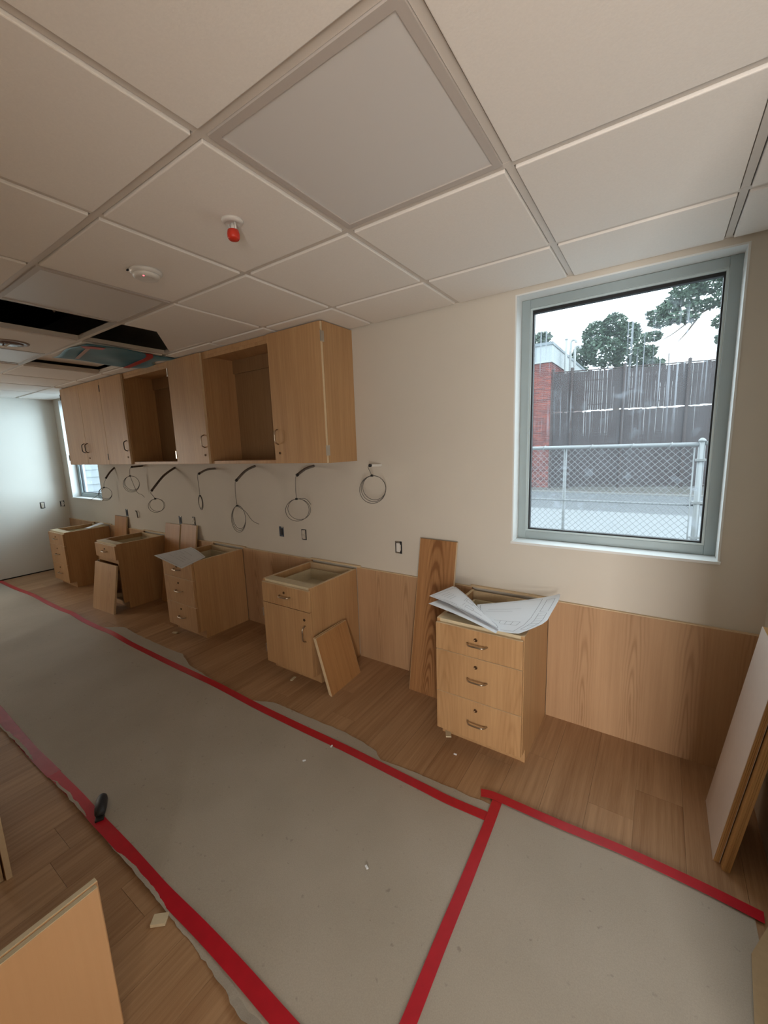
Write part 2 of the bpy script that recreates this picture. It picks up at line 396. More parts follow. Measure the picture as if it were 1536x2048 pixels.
# floor: a slab under individual vinyl planks
flo = struct(MB().box(XL, XR, YR, 0, -0.12, -0.0042).build('floor', M_DARKPLY))
PW, PL = 0.178, 1.22
b = MB().box(0.0005, PW - 0.0005, 0.0005, PL - 0.0005, -0.004, 0.0)
pm = b.build('floor_plank', M_PLANK, flo).data
bpy.data.objects.remove(bpy.data.objects['floor_plank'])
ix = 0; x = XL
while x < XR - 0.01:
    y = -1.0 * random.random() * PL * 0.999 + 0.0
    y = y - PL if False else y
    yy = y
    segs = []
    segs.append((yy, 0.0)); 
    while yy > YR: segs.append((max(yy - PL, YR), yy)); yy -= PL
    wd = min(PW, XR - x)
    for (a, c) in segs:
        if c - a < 0.02: continue
        if abs((c - a) - PL) < 1e-4 and wd == PW:
            o = bpy.data.objects.new('plank', pm); COL.objects.link(o); o.parent = flo; o.location = (x, a, 0)
        else:
            o = MB().box(0.0005, wd - 0.0005, 0.0005, c - a - 0.0005, -0.004, 0).build('plank', M_PLANK); o.parent = flo; o.location = (x, a, 0)
    x += PW

# ceiling: grid of tees with tegular tiles, a hole where two tiles are missing
cei = sempty('ceiling', (0, 0, H))
rowsY = [-G - k * T for k in range(0, 7)]            # tee lines parallel to the back wall
colsX = [i * T for i in range(-10, 3)]
tw = 0.012
for y in rowsY:
    if y > YR: MB().box(XL, XR, y - tw, y + tw, H, H + 0.03).build('tee', M_TEE, cei)
for x in colsX:
    MB().box(x - tw, x + tw, YR, 0, H + 0.0006, H + 0.0295).build('tee', M_TEE, cei)
for nm, bx in (('wall_angle', (XL, XR, -0.018, 0.0)), ('wall_angle', (XL, XL + 0.018, YR, -0.018)), ('wall_angle', (XR - 0.018, XR, YR, -0.018))):
    MB().box(*bx, H + 0.0012, H + 0.028).build(nm, M_TEE, cei)
HOLES = {(-4, 0), (-4, 1), (-6, 1)}
TROFF = {(0, 0), (-3, 0), (-6, 0)}
def ybounds(j):
    """j=0 is the row from Y=-1.64 to -1.03; j=2 is the cut row at the wall"""
    y0 = -G - (2 - j) * T; y1 = y0 + T
    return max(y0, YR), min(y1, 0.0)
def tile_mesh(dx, dy, name='tile'):
    mb = MB(); e = 0.016; d = 0.008
    a, b_ = e, d
    pts = [(a, a), (dx - a, a), (dx - a, dy - a), (a, dy - a)]
    mb.prism(pts, -d, 0.018, 'XY')
    return mb
tm = None
for i in range(-11, 3):
    x0 = max(i * T, XL); x1 = min((i + 1) * T, XR)
    if x1 - x0 < 0.05: continue
    for j in range(-5, 3):
        y0, y1 = ybounds(j)
        if y1 - y0 < 0.05 or (i, j) in HOLES or (i, j) in TROFF: continue
        full = abs(x1 - x0 - T) < 1e-4 and abs(y1 - y0 - T) < 1e-4
        if full and tm is not None:
            o = bpy.data.objects.new('ceiling_tile', tm); COL.objects.link(o)
        else:
            o = tile_mesh(x1 - x0, y1 - y0).build('ceiling_tile', M_TILE, bevel=0.003)
            if full: tm = o.data
        if full and not o.modifiers:
            md = o.modifiers.new('bevel', 'BEVEL'); md.width = 0.003; md.segments = 2; md.limit_method = 'ANGLE'
        o.parent = cei; o.location = (x0, y0, 0)
# plenum above
struct(MB().box(XL - 0.2, XR + 0.2, YR - 0.15, 0.2, 3.4, 3.55).build('trim_2', M_DARK))
# flat troffers (recessed panel lights, all off)
def troffer(i, label, sag=0.0):
    x0 = i * T; y0, y1 = ybounds(0); x1 = x0 + T
    t = thing('recessed_light', (x0 + T / 2, (y0 + y1) / 2, H + 0.03), label, 'ceiling light', 'recessed panel lights in the ceiling grid')
    g = 0.013; f = 0.036
    mb = MB(); z0, z1 = H - 0.006, H + 0.05
    mb.box(x0 + g, x1 - g, y0 + g, y0 + f, z0, z1).box(x0 + g, x1 - g, y1 - f, y1 - g, z0, z1)
    mb.box(x0 + g, x0 + f, y0 + f, y1 - f, z0, z1).box(x1 - f, x1 - g, y0 + f, y1 - f, z0, z1)
    mb.build('light_frame', M_FRAMEW, t)
    MB().box(x0 + f, x1 - f, y0 + f, y1 - f, H - 0.002, H + 0.01).build('diffuser', M_LENS, t)
    MB().box(x0 + f, x1 - f, y0 + f, y1 - f, H + 0.02, H + 0.09).build('housing', M_FRAMEW, t)
troffer(0, 'large square unlit panel light nearest the viewer at top centre of the ceiling')
troffer(-3, 'unlit square panel light on the near side of the dark ceiling hole')
troffer(-6, 'bright white square panel light beyond the round ceiling fixture at far left')
# broken tile, raised tile, ducts, tarp around the hole
yA = -G - T; yBk = -G
mb = MB(); mb.prism([(-1.845, -0.80), (-1.845, -0.437), (-2.34, -0.437)], H + 0.006, H + 0.024, 'XY')
tag(mb.build('broken_tile', M_TILE), 'broken triangular ceiling tile left in the corner of the dark ceiling hole', 'ceiling tile')
mb = MB(); mb.box(-3.64, -3.07, yA + 0.10, yBk - 0.02, H + 0.055, H + 0.073)
tag(mb.build('raised_tile', M_TILE), 'ceiling tile pushed up into the plenum beside the blue tarp', 'ceiling tile')
mb = MB(); mb.box(-4.6, -1.2, -1.75, -1.25, 2.86, 3.14)
dct = thing('air_duct', (-2.9, -1.5, 2.86), 'dark grey air duct glimpsed above the missing ceiling tiles', 'duct')
mb.build('duct_body', M_DUCT, dct)
for xx in (-3.6, -2.75, -1.9): MB().box(xx - 0.02, xx + 0.02, -1.77, -1.23, 2.84, 3.16).build('flange', M_DUCT, dct)
MB().tube([(-2.2, -1.30, 2.86), (-2.2, -1.30, 2.62), (-2.26, -1.22, 2.55)], 0.006, 6).build('hanger_wire', M_CONDUIT, dct)
def lerp(a, b, t): return a + (b - a) * t
def tarpf(u, v):
    x = lerp(-3.10, -2.44, u) + 0.03 * math.sin(v * 7); y = lerp(-1.00, -0.30, v) + (0.05 * math.sin(u * 6 + 1)) * (0.3 + v)
    if v > 0.8: x = lerp(x, -2.75, (v - 0.8) * 0.6)
    return (x, y, H - 0.014 - 0.006 * math.sin(u * 9) * math.sin(v * 8 + 1))
tp = thing('blue_tarp', (-2.75, -0.7, H - 0.03), 'blue plastic sheet taped up under the ceiling beside the dark hole', 'plastic sheet')
MB().grid(tarpf, 24, 24, 0.002).build('sheet', M_TARP, tp, smooth=True)
def strip(path, w, fn_z, name, mat, parent, thick=0.0012, flat=True):
    P = smoothpath(path, 6)
    L_, R_ = [], []
    for i, p in enumerate(P):
        t = (P[min(i + 1, len(P) - 1)] - P[max(i - 1, 0)]); t.z = 0; t.normalize(); n = Vector((-t.y, t.x, 0))
        L_.append(p + n * w / 2); R_.append(p - n * w / 2)
    mb = MB()
    for k in range(len(P) - 1):
        q = [L_[k], L_[k + 1], R_[k + 1], R_[k]]
        top = [Vector((a.x, a.y, fn_z(a.x, a.y) + thick)) for a in q]; bot = [Vector((a.x, a.y, fn_z(a.x, a.y))) for a in q]
        mb.poly(top); mb.poly(bot[::-1])
        mb.poly([top[1], top[0], bot[0], bot[1]]); mb.poly([top[3], top[2], bot[2], bot[3]])
        if k == 0: mb.poly([top[0], top[3], bot[3], bot[0]])
        if k == len(P) - 2: mb.poly([top[2], top[1], bot[1], bot[2]])
    bmesh.ops.remove_doubles(mb.bm, verts=list(mb.bm.verts), dist=1e-5)
    return mb.build(name, mat, parent)
strip([(-3.10, -0.43, 0), (-2.85, -0.46, 0), (-2.55, -0.50, 0), (-2.41, -0.57, 0)], 0.05, lambda x, y: H - 0.025, 'tape', M_RED, tp)
strip([(-2.54, -0.98, 0), (-2.50, -0.93, 0), (-2.49, -0.86, 0)], 0.07, lambda x, y: H - 0.025, 'tape', M_RED, tp)
strip([(-2.98, -0.86, 0), (-2.55, -0.94, 0)], 0.025, lambda x, y: H - 0.0245, 'tape', plain('faded_tape', (0.45, 0.30, 0.28), 0.4), tp)

# ceiling devices
sp = thing('fire_sprinkler', (-0.272, -1.346, H - 0.008), 'ceiling sprinkler with red protective cap and round white plate', 'sprinkler')
c0 = (-0.272, -1.346, H - 0.008)
MB().lathe([(0.038, 0.0), (0.037, -0.004), (0.026, -0.012), (0.024, -0.010)], c0).build('plate', M_WHITEP, sp, smooth=True)
MB().lathe([(0.008, -0.010), (0.008, -0.028), (0.006, -0.030)], c0, 14).build('neck', M_WHITEP, sp, smooth=True)
mb = MB()
for s in (-1, 1): mb.tube([(c0[0] + s * 0.017, c0[1] - 0.004, H - 0.018), (c0[0] + s * 0.015, c0[1], H - 0.036), (c0[0] + s * 0.006, c0[1], H - 0.052)], 0.0035, 8)
mb.build('frame_arm', M_WHITEP, sp, smooth=True)
MB().lathe([(0.004, -0.026), (0.019, -0.032), (0.0215, -0.044), (0.021, -0.056), (0.017, -0.062), (0.003, -0.063)], c0, 20).build('protective_cap', M_REDCAP, sp, smooth=True)
sd = thing('smoke_detector', (-0.922, -1.324, H - 0.008), 'low white smoke detector with a glowing red indicator on ceiling', 'smoke detector')
c0 = (-0.922, -1.324, H - 0.008)
MB().lathe([(0.066, 0.0), (0.066, -0.008), (0.060, -0.012), (0.058, -0.016)], c0, 36).build('base', M_WHITEP, sd, smooth=True)
MB().lathe([(0.055, -0.0158), (0.056, -0.020), (0.050, -0.029), (0.036, -0.033), (0.032, -0.031), (0.02, -0.031), (0.004, -0.032)], c0, 36).build('cover', M_WHITEP, sd, smooth=True)
MB().lathe([(0.004, -0.0325), (0.0045, -0.036), (0.002, -0.038)], (c0[0] + 0.028, c0[1] - 0.026, c0[2] + 0.004), 12).build('indicator_light', M_LED, sd)
MB().box(c0[0] - 0.036, c0[0] - 0.022, c0[1] - 0.066, c0[1] - 0.0595, c0[2] - 0.009, c0[2] - 0.004).build('vent_slot', M_BLACK, sd)
rf = thing('round_fixture', (-2.82, -1.325, H - 0.008), 'round brownish recessed fixture in the ceiling at the left picture edge', 'ceiling fixture')
c0 = (-2.82, -1.325, H - 0.008)
MB().lathe([(0.115, 0.0), (0.113, -0.004), (0.085, -0.007), (0.083, -0.003)], c0, 36).build('trim_ring', plain('fixture_ring', (0.28, 0.21, 0.18), 0.4), rf, smooth=True)
MB().lathe([(0.082, -0.0032), (0.07, -0.012), (0.03, -0.016), (0.004, -0.017)], c0, 30).build('lens', plain('fixture_lens', (0.16, 0.10, 0.09), 0.25), rf, smooth=True)
MB().tube([(c0[0] - 0.05, c0[1] - 0.02, c0[2] - 0.018), (c0[0], c0[1] - 0.03, c0[2] - 0.030), (c0[0] + 0.05, c0[1] - 0.01, c0[2] - 0.017)], 0.006, 8).build('bracket', M_WHITEP, rf, smooth=True)

# ------------------------------------------------------------------ windows
def window(n, W, label_far=False):
    x0, x1, z0, z1 = W
    t = sempty('window_%d' % n, ((x0 + x1) / 2, 0, z0))
    l = 0.008
    MB().box(x0, x0 + l, -0.002, 0.10, z0, z1).build('jamb_liner', M_REVEAL, t); MB().box(x1 - l, x1, -0.002, 0.10, z0, z1).build('jamb_liner', M_REVEAL, t)
    MB().box(x0 + l, x1 - l, -0.002, 0.10, z1 - l, z1).build('head_liner', M_REVEAL, t)
    MB().box(x0 - 0.004, x1 + 0.004, -0.012, 0.10, z0 - 0.006, z0 + l).build('sill', M_REVEAL, t, bevel=0.002)
    a0, a1, b0, b1 = x0 + l, x1 - l, z0 + l, z1 - l
    f = 0.046
    # frame: four members, each its own piece
    MB().box(a0, a0 + f, 0.10, 0.17, b0, b1).build('frame_stile', M_ALU, t, bevel=0.002); MB().box(a1 - f, a1, 0.10, 0.17, b0, b1).build('frame_stile', M_ALU, t, bevel=0.002)
    MB().box(a0 + f, a1 - f, 0.102, 0.17, b0, b0 + f).build('frame_rail', M_ALU, t, bevel=0.002); MB().box(a0 + f, a1 - f, 0.102, 0.17, b1 - f, b1).build('frame_rail', M_ALU, t, bevel=0.002)
    g0, g1, h0, h1 = a0 + f, a1 - f, b0 + f, b1 - f
    k = 0.010
    mb = MB(); mb.box(g0, g0 + k, 0.108, 0.135, h0, h1).box(g1 - k, g1, 0.108, 0.135, h0, h1).box(g0 + k, g1 - k, 0.108, 0.135, h0, h0 + k).box(g0 + k, g1 - k, 0.108, 0.135, h1 - k, h1)
    mb.build('glazing_bead', M_ALUL, t)
    q = 0.007; g0 += k; g1 -= k; h0 += k; h1 -= k
    mb = MB(); mb.box(g0, g0 + q, 0.118, 0.15, h0, h1).box(g1 - q, g1, 0.118, 0.15, h0, h1).box(g0 + q, g1 - q, 0.118, 0.15, h0, h0 + q).box(g0 + q, g1 - q, 0.118, 0.15, h1 - q * 2.2, h1)
    mb.build('gasket', M_GASKET, t)
    MB().poly  # pane: one thin sheet
    pb = MB(); pb.poly([(g0 + 0.002, 0.134, h0 + 0.002), (g1 - 0.002, 0.134, h0 + 0.002), (g1 - 0.002, 0.134, h1 - 0.002), (g0 + 0.002, 0.134, h1 - 0.002)])
    pb.build('glass_pane', M_GLASS, t)
    return t
window(1, W1); window(2, W2)

# ------------------------------------------------------------------ apron panels and wall strip
def apron(x0, x1, label):
    t = thing('apron_panel', ((x0 + x1) / 2, -0.02, 0), label, 'wall panel', 'oak panels along the back wall')
    MB().box(x0, x1, -0.020, -0.002, 0.0, 0.718).build('panel', M_APRON, t)
    MB().box(x0, x1, -0.0185, -0.001, 0.7182, 0.7225).build('top_edge', M_BAND, t)
CABX = {'E': (-5.415, -4.945), 'D': (-4.055, -3.588), 'C': (-2.660, -2.193), 'B': (-1.303, -0.835), 'A': (0.095, 0.556)}
apron(XL + 0.002, -5.417, 'oak back panel in the far corner left of the farthest cabinet')
apron(-4.943, -4.057, 'oak back panel between the farthest drawer cabinet and the one missing its door')
apron(-3.586, -2.662, 'oak back panel behind the two leaning boards in the dark knee space')
apron(-2.191, -1.305, 'oak back panel left of the cabinet with the single door')
apron(-0.833, 0.093, 'oak back panel behind the tall leaning red oak board')
apron(0.558, XR - 0.004, 'long oak back panel with repeated cathedral grain under the big window')

# ------------------------------------------------------------------ base cabinets
def pull(cx, y, cz, parent, horiz=True, L=0.105, mat=None):
    """bow-shaped wire pull standing off a front at plane y (towards -Y)"""
    pts = []
    for k in range(17):
        s = -1 + 2 * k / 16
        d = 0.030 * (1 - abs(s) ** 6) if abs(s) < 1 else 0
        o = s * L / 2
        pts.append((cx + o, y - d, cz) if horiz else (cx, y - d, cz + o))
    a = pts[0]; b_ = pts[-1]
    mb = MB(); mb.tube(pts, 0.0046, 10)
    o = mb.build('handle', mat or M_NICKEL, parent, smooth=True)
    return o
def lock(cx, y, cz, parent):
    MB().lathe([(0.0095, 0.0005), (0.0095, -0.003), (0.0075, -0.0045), (0.0060, -0.001), (0.002, -0.001)], (cx, y, cz), 16, 'Y').build('lock', M_LOCK, parent, smooth=True)
CT = 0.708; YF = -0.520; FT = 0.020
def base_cabinet(x0, x1, kind, label, shade=None):
    t = thing('base_cabinet', ((x0 + x1) / 2, -0.27, 0), label, 'cabinet', 'oak base cabinets along the back wall')
    s = 0.018; tk = -0.468
    out = [(-0.0235, 0.0), (tk, 0.0), (tk, 0.075), (YF, 0.075), (YF, CT), (-0.0235, CT)]
    for xa in (x0, x1 - s): MB().prism(out, xa, xa + s, 'YZ').build('side_panel', M_OAK, t)
    for xa in (x0, x1 - s):
        MB().box(xa, xa + s, YF, -0.0235, CT + 0.0002, CT + 0.0022).build('side_edge', M_BAND, t)
    MB().box(x0 + s, x1 - s, -0.50, -0.03, 0.078, 0.094).build('bottom_panel', M_INSIDE_SHADE, t)
    MB().box(x0 + s, x1 - s, -0.034, -0.0235, 0.10, CT - 0.07).build('back_panel', M_INSIDE_SHADE, t)
    MB().box(x0 + s, x1 - s, YF + 0.001, YF + 0.078, CT - 0.018, CT + 0.001).build('front_rail', M_RAW, t)
    MB().box(x0 + s, x1 - s, -0.052, -0.0345, CT - 0.07, CT).build('back_rail', M_BAND, t)
    MB().box(x0 + s, x1 - s, tk + 0.003, tk + 0.018, 0.0, 0.0765).build('toe_board', M_OAK, t)
    yf = YF - 0.001; g = 0.0025
    def drawer(z0, z1):
        mb = MB(); mb.box(x0 + g, x1 - g, yf - FT, yf, z0, z1)
        d = mb.build('drawer', M_OAKF, t, bevel=0.0015)
        MB().box(x0 + g + 0.001, x1 - g - 0.001, yf - FT + 0.0015, yf - 0.0015, z1 + 0.0001, z1 + 0.0016).build('edge_band', M_BAND, d)
        h = z1 - z0; cx = (x0 + x1) / 2 + 0.003
        zc = z1 - 0.072 if h < 0.17 else z1 - 0.118
        pull(cx, yf - FT, zc, d); lock(cx - 0.008, yf - FT, z1 - 0.048, d)
        return d
    def box_in(d, z0, z1):
        a, b_ = x0 + s + 0.014, x1 - s - 0.014; w_ = 0.013
        mb = MB(); mb.box(a, b_, -0.50, -0.07, z0, z0 + 0.008)
        mb.box(a, a + w_, -0.50, -0.07, z0 + 0.008, z1).box(b_ - w_, b_, -0.50, -0.07, z0 + 0.008, z1)
        mb.box(a + w_, b_ - w_, -0.50, -0.50 + w_, z0 + 0.008, z1).box(a + w_, b_ - w_, -0.07 - w_, -0.07, z0 + 0.008, z1)
        mb.build('drawer_box', M_RAW, d)
    zs = [(0.545, 0.691), (0.303, 0.541), (0.077, 0.299)]
    if kind == 'drawers':
        for k, z in enumerate(zs):
            d = drawer(*z)
            if k == 0: box_in(d, 0.575, 0.665)
    else:
        d = drawer(0.545, 0.691); box_in(d, 0.575, 0.665)
        if kind == 'door':
            mb = MB(); mb.box(x0 + g, x1 - g, yf - FT, yf, 0.077, 0.541)
            dr = mb.build('door', M_OAK, t, bevel=0.0015)
            pull(x1 - 0.052, yf - FT, 0.385, dr, horiz=False, L=0.115); lock(x1 - 0.055, yf - FT, 0.484, dr)
            for z in (0.15, 0.43):
                MB().box(x0 - 0.005, x0 + 0.004, yf - FT - 0.004, yf - 0.002, z, z + 0.062).build('hinge', M_STEEL, dr, bevel=0.001)
        else:
            MB().box(x0 + s, x1 - s, YF + 0.002, YF + 0.022, 0.498, 0.542).build('mid_rail', M_OAK, t)
            MB().box(x0 + s, x1 - s, -0.49, -0.04, 0.30, 0.317).build('shelf', M_INSIDE_SHADE, t)
            for z in (0.15, 0.43):
                MB().box(x0 - 0.004, x0 + 0.003, YF - 0.014, YF - 0.001, z, z + 0.062).build('hinge', M_STEEL, t, bevel=0.001)
    # ledger strip on the wall behind the cabinet
    MB().box(x0 - 0.012, x1 + 0.03, -0.0225, -0.001, 0.7229, 0.7335).build('ledger_strip', M_BAND, t)
    return t
base_cabinet(*CABX['A'], 'drawers', 'nearest oak base cabinet with three drawers, paper drawings on its open top')
base_cabinet(*CABX['B'], 'door', 'oak base cabinet with one drawer above one door, topless')
base_cabinet(*CABX['C'], 'drawers', 'middle oak base cabinet with three drawers and a curled sheet over its front')
base_cabinet(*CABX['D'], 'nodoor', 'oak base cabinet missing its door, dark opening behind a leaning panel')
base_cabinet(*CABX['E'], 'drawers', 'farthest oak base cabinet with three drawers, in the far corner')

# ------------------------------------------------------------------ wall cabinets
UZ0, UZ1, UY = 1.525, 2.425, -0.305
def upper(x0, x1, parts, label, hinge_mat):
    """parts: list of (xa, xb, kind) with kind open / door_l / door_r / pair (hinge side)"""
    t = thing('wall_cabinet', ((x0 + x1) / 2, -0.16, UZ0), label, 'cabinet', 'oak wall cabinets above the bench')
    s = 0.019
    for xa in (x0, x1 - s): MB().box(xa, xa + s, UY, -0.001, UZ0, UZ1).build('side_panel', M_OAK, t)
    MB().box(x0 + s, x1 - s, UY, -0.001, UZ0, UZ0 + 0.024).build('bottom_panel', M_OAK, t)
    MB().box(x0 + s, x1 - s, UY, -0.001, UZ1 - 0.03, UZ1).build('top_panel', M_OAK, t)
    MB().box(x0 + s, x1 - s, -0.012, -0.002, UZ0 + 0.024, UZ1 - 0.03).build('back_panel', M_INSIDE_SHADE, t)
    MB().box(x0 + s, x1 - s, -0.030, -0.0122, UZ1 - 0.14, UZ1 - 0.031).build('hanging_rail', M_INSIDE_SHADE, t)
    MB().box(x0 + s, x1 - s, UY + 0.001, UY + 0.02, UZ1 - 0.055, UZ1 - 0.0302).build('face_rail', M_OAK, t)
    for (xa, xb, kind) in parts:
        if x0 + 0.05 < xa < x1 - 0.05: MB().box(xa - 0.0095, xa + 0.0095, UY + 0.0015, -0.0125, UZ0 + 0.0245, UZ1 - 0.0305).build('partition', M_OAK, t)
        if kind == 'open':
            for xh in ((xa + 0.012, ) if hinge_mat is M_STEEL else (xb - 0.012,)):
                pass
            continue
        ds = [(xa, xb, kind[-1])] if kind != 'pair' else [(xa, (xa + xb) / 2, 'l'), ((xa + xb) / 2, xb, 'r')]
        for (a, b_, side) in ds:
            mb = MB(); mb.box(a + 0.002, b_ - 0.002, UY - 0.0205, UY - 0.0008, UZ0 + 0.001, UZ1 - 0.004)
            d = mb.build('door', M_OAK, t, bevel=0.0015)
            MB().box(b_ - 0.0019, b_ - 0.0009, UY - 0.0195, UY - 0.0015, UZ0 + 0.002, UZ1 - 0.005).build('edge_band', M_BAND, d)
            px = b_ - 0.042 if side == 'l' else a + 0.042
            pull(px, UY - 0.0205, UZ0 + 0.19, d, horiz=False, L=0.105, mat=(M_NICKEL if hinge_mat is M_STEEL else M_BRONZE))
            if not (kind == 'pair' and side == 'l'): lock(px + (0.012 if side == 'r' else -0.006), UY - 0.0205, UZ0 + 0.075, d)
            for z in (UZ0 + 0.05, UZ1 - 0.13):
                if side == 'r': MB().box(b_ - 0.003, b_ + 0.0045, UY - 0.0225, UY + 0.010, z, z + 0.068).build('hinge', hinge_mat, d, bevel=0.001)
                else: MB().box(a - 0.010, a + 0.006, UY - 0.0235, UY - 0.0025, z, z + 0.068).build('hinge', hinge_mat, d, bevel=0.001)
    return t
upper(-2.112, -0.799, [(-2.112, -1.300, 'open'), (-1.300, -0.799, 'door_r')], 'nearest oak wall cabinet, door at its right end and open shelfless bay at left', M_STEEL)
upper(-3.462, -2.1135, [(-3.462, -2.605, 'open'), (-2.605, -2.1135, 'door_l')], 'middle oak wall cabinet with a dark open bay left of its single door', M_STEEL)
upper(-5.0, -3.4635, [(-5.0, -3.955, 'pair'), (-3.955, -3.4635, 'door_l')], 'farthest oak wall cabinet with three closed doors', M_BRONZE)

# ------------------------------------------------------------------ loose boards
def leaning(name, corners_bottom, lean_vec, up_len, thick, mat, label, edge=None, side_edge=None, group=None, cat='board'):
    """board standing on edge: bottom front line p0->p1 on the floor, leaning along lean_vec (horizontal shift over up_len)"""
    p0, p1 = Vector(corners_bottom[0]), Vector(corners_bottom[1])
    ex = (p1 - p0); wdt = ex.length; ex.normalize()
    up = Vector((lean_vec[0], lean_vec[1], math.sqrt(max(up_len ** 2 - lean_vec[0] ** 2 - lean_vec[1] ** 2, 0)))).normalized()
    back = up.cross(ex).normalized()
    if back.dot(Vector((lean_vec[0], lean_vec[1], 0))) < 0: back = -back
    t = thing(name, p0, label, cat, group)
    R = Matrix((ex, back, up)).transposed().to_4x4()
    t.matrix_basis = Matrix.Translation(p0) @ R
    def loc(nm, bx, m, bev=0.001):
        mb = MB(); mb.box(*bx); o = mb.build(nm, m, bevel=bev); o.parent = t; return o
    e = 0.0012
    loc('face', (e, wdt - e, 0, thick, 0, up_len - e), mat)
    if edge is not None: loc('top_edge', (0, wdt, 0.0004, thick - 0.0004, up_len - e + 0.0001, up_len), edge, 0)
    if side_edge is not None:
        loc('side_edge', (wdt - e + 0.0001, wdt, 0.0004, thick - 0.0004, 0, up_len - e), side_edge, 0)
        loc('side_edge', (0, e - 0.0001, 0.0004, thick - 0.0004, 0, up_len - e), side_edge, 0)
    return t
leaning('tall_board', ((-0.276, -0.216, 0.001), (-0.012, -0.216, 0.001)), (0.014, 0.186), 1.022, 0.0185, M_BOARD, 'tall red oak board with bold cathedral grain leaning on the wall beside the nearest cabinet', M_DARKPLY, M_BAND)
# two boards against the right side of cabinet B
leaning('short_board', ((-0.668, -0.552, 0.001), (-0.686, -0.216, 0.001)), (-0.115, 0.0), 0.398, 0.0165, M_BOARD2, 'orange oak board leaning outermost against the side of the single-door cabinet', M_BAND, M_BAND)
leaning('short_board', ((-0.6865, -0.545, 0.001), (-0.7042, -0.216, 0.001)), (-0.1148, 0.0), 0.397, 0.014, M_BOARD2, 'oak board sandwiched between the single-door cabinet and the outer leaning board', M_BAND, M_BAND)
leaning('loose_door', ((-3.985, -0.672, 0.001), (-3.55, -0.648, 0.001)), (0.012, 0.085), 0.508, 0.019, M_OAKF, 'loose oak door panel leaning on the front of the cabinet missing its door', M_BAND, M_BAND)
leaning('upright_board', ((-3.515, -0.17, 0.001), (-3.228, -0.17, 0.001)), (0.0, 0.145), 0.872, 0.018, M_BOARD2, 'left of two tall boards leaning on the wall behind the middle base cabinet', M_BAND, M_BAND)
leaning('upright_board', ((-3.196, -0.17, 0.001), (-2.915, -0.17, 0.001)), (0.0, 0.145), 0.886, 0.018, M_BOARD2, 'right of two tall boards leaning on the wall behind the middle base cabinet', M_BAND, M_BAND)
leaning('upright_board', ((-4.735, -0.15, 0.001), (-4.43, -0.15, 0.001)), (0.0, 0.125), 0.872, 0.018, M_BOARD2, 'narrow orange board leaning on the wall beside the farthest base cabinet', M_BLACK, M_BAND)
# two pale boards leaning on the right wall: edges face the camera
def side_board(x, y0, y1, thick, h, lean, face, label):
    t = thing('pale_board', (x, y0, 0.001), label, 'board', 'pale boards leaning on the right wall')
    a = math.atan2(lean, math.sqrt(h * h - lean * lean))
    t.rotation_euler = (0, a, 0)
    def loc(nm, bx, m, bev=0.001):
        mb = MB(); mb.box(*bx); o = mb.build(nm, m, bevel=bev); o.parent = t; return o
    L = y1 - y0
    loc('face', (0, 0.0015, 0.002, L, 0, h), face, 0); loc('core', (0.0016, thick - 0.0016, 0.002, L, 0, h), M_PLYEDGE, 0)
    loc('face', (thick - 0.0015, thick, 0.002, L, 0, h), face, 0)
    for k in range(3 if thick > 0.02 else 1):
        xx = thick * (k + 1) / (4 if thick > 0.02 else 2)
        loc('ply_edge', (xx - thick * 0.10, xx + thick * 0.10, 0.0005, 0.0019, 0, h), M_PLYEDGE, 0)
    return t
side_board(1.302, -0.588, -0.272, 0.021, 0.868, 0.117, M_WHITEFACE, 'inner pale board with tan plywood edge leaning on right wall, facing the room')
side_board(1.3262, -0.618, -0.26, 0.024, 0.862, 0.1175, M_PLYEDGE, 'outer of two pale boards, pinched between its neighbour and the right wall')
# foreground left: a pair of panels standing on edge
def near_panel(x, th, yfar, L, h, lean, face, label, grp):
    t = thing('standing_panel', (x, yfar, 0.001), label, 'board', grp)
    t.rotation_euler = (0, -math.asin(lean / h), 0)
    def loc(nm, bx, m, bev=0.0):
        mb = MB(); mb.box(*bx); o = mb.build(nm, m, bevel=bev); o.parent = t; return o
    loc('panel', (-th, 0, -L, 0, 0, h - 0.002), face, 0.0012)
    loc('top_edge', (-th + 0.0008, -0.0008, -L + 0.001, -0.001, h - 0.0019, h), M_RAW)
    return t
near_panel(-0.134, 0.0150, -2.066, 1.2, 0.474, 0.020, M_NEARFACE, 'tan panel with pale top edge standing nearest in the lower left foreground', 'tan panels in the foreground')
near_panel(-0.1505, 0.0165, -2.060, 1.2, 0.478, 0.020, M_NEARFACE, 'second tan panel standing right behind the nearest foreground panel', 'tan panels in the foreground')
def left_panel(y, th, x1, h, label):
    t = thing('standing_panel', (x1, y, 0.001), label, 'board', 'pale panels at the left picture edge')
    def loc(nm, bx, m, bev=0.0):
        mb = MB(); mb.box(*bx); o = mb.build(nm, m, bevel=bev); o.parent = t; return o
    loc('panel', (-1.1, -0.0012, -th, 0, 0, h), M_OAK); loc('side_edge', (-0.0011, 0, -th + 0.0005, -0.0005, 0, h), M_BAND)
left_panel(-2.100, 0.019, -0.978, 0.40, 'pale panel edge standing on the floor at the left picture edge, nearer the tape')
left_panel(-2.124, 0.021, -0.990, 0.40, 'pale panel edge at the left picture edge, farther from the tape')

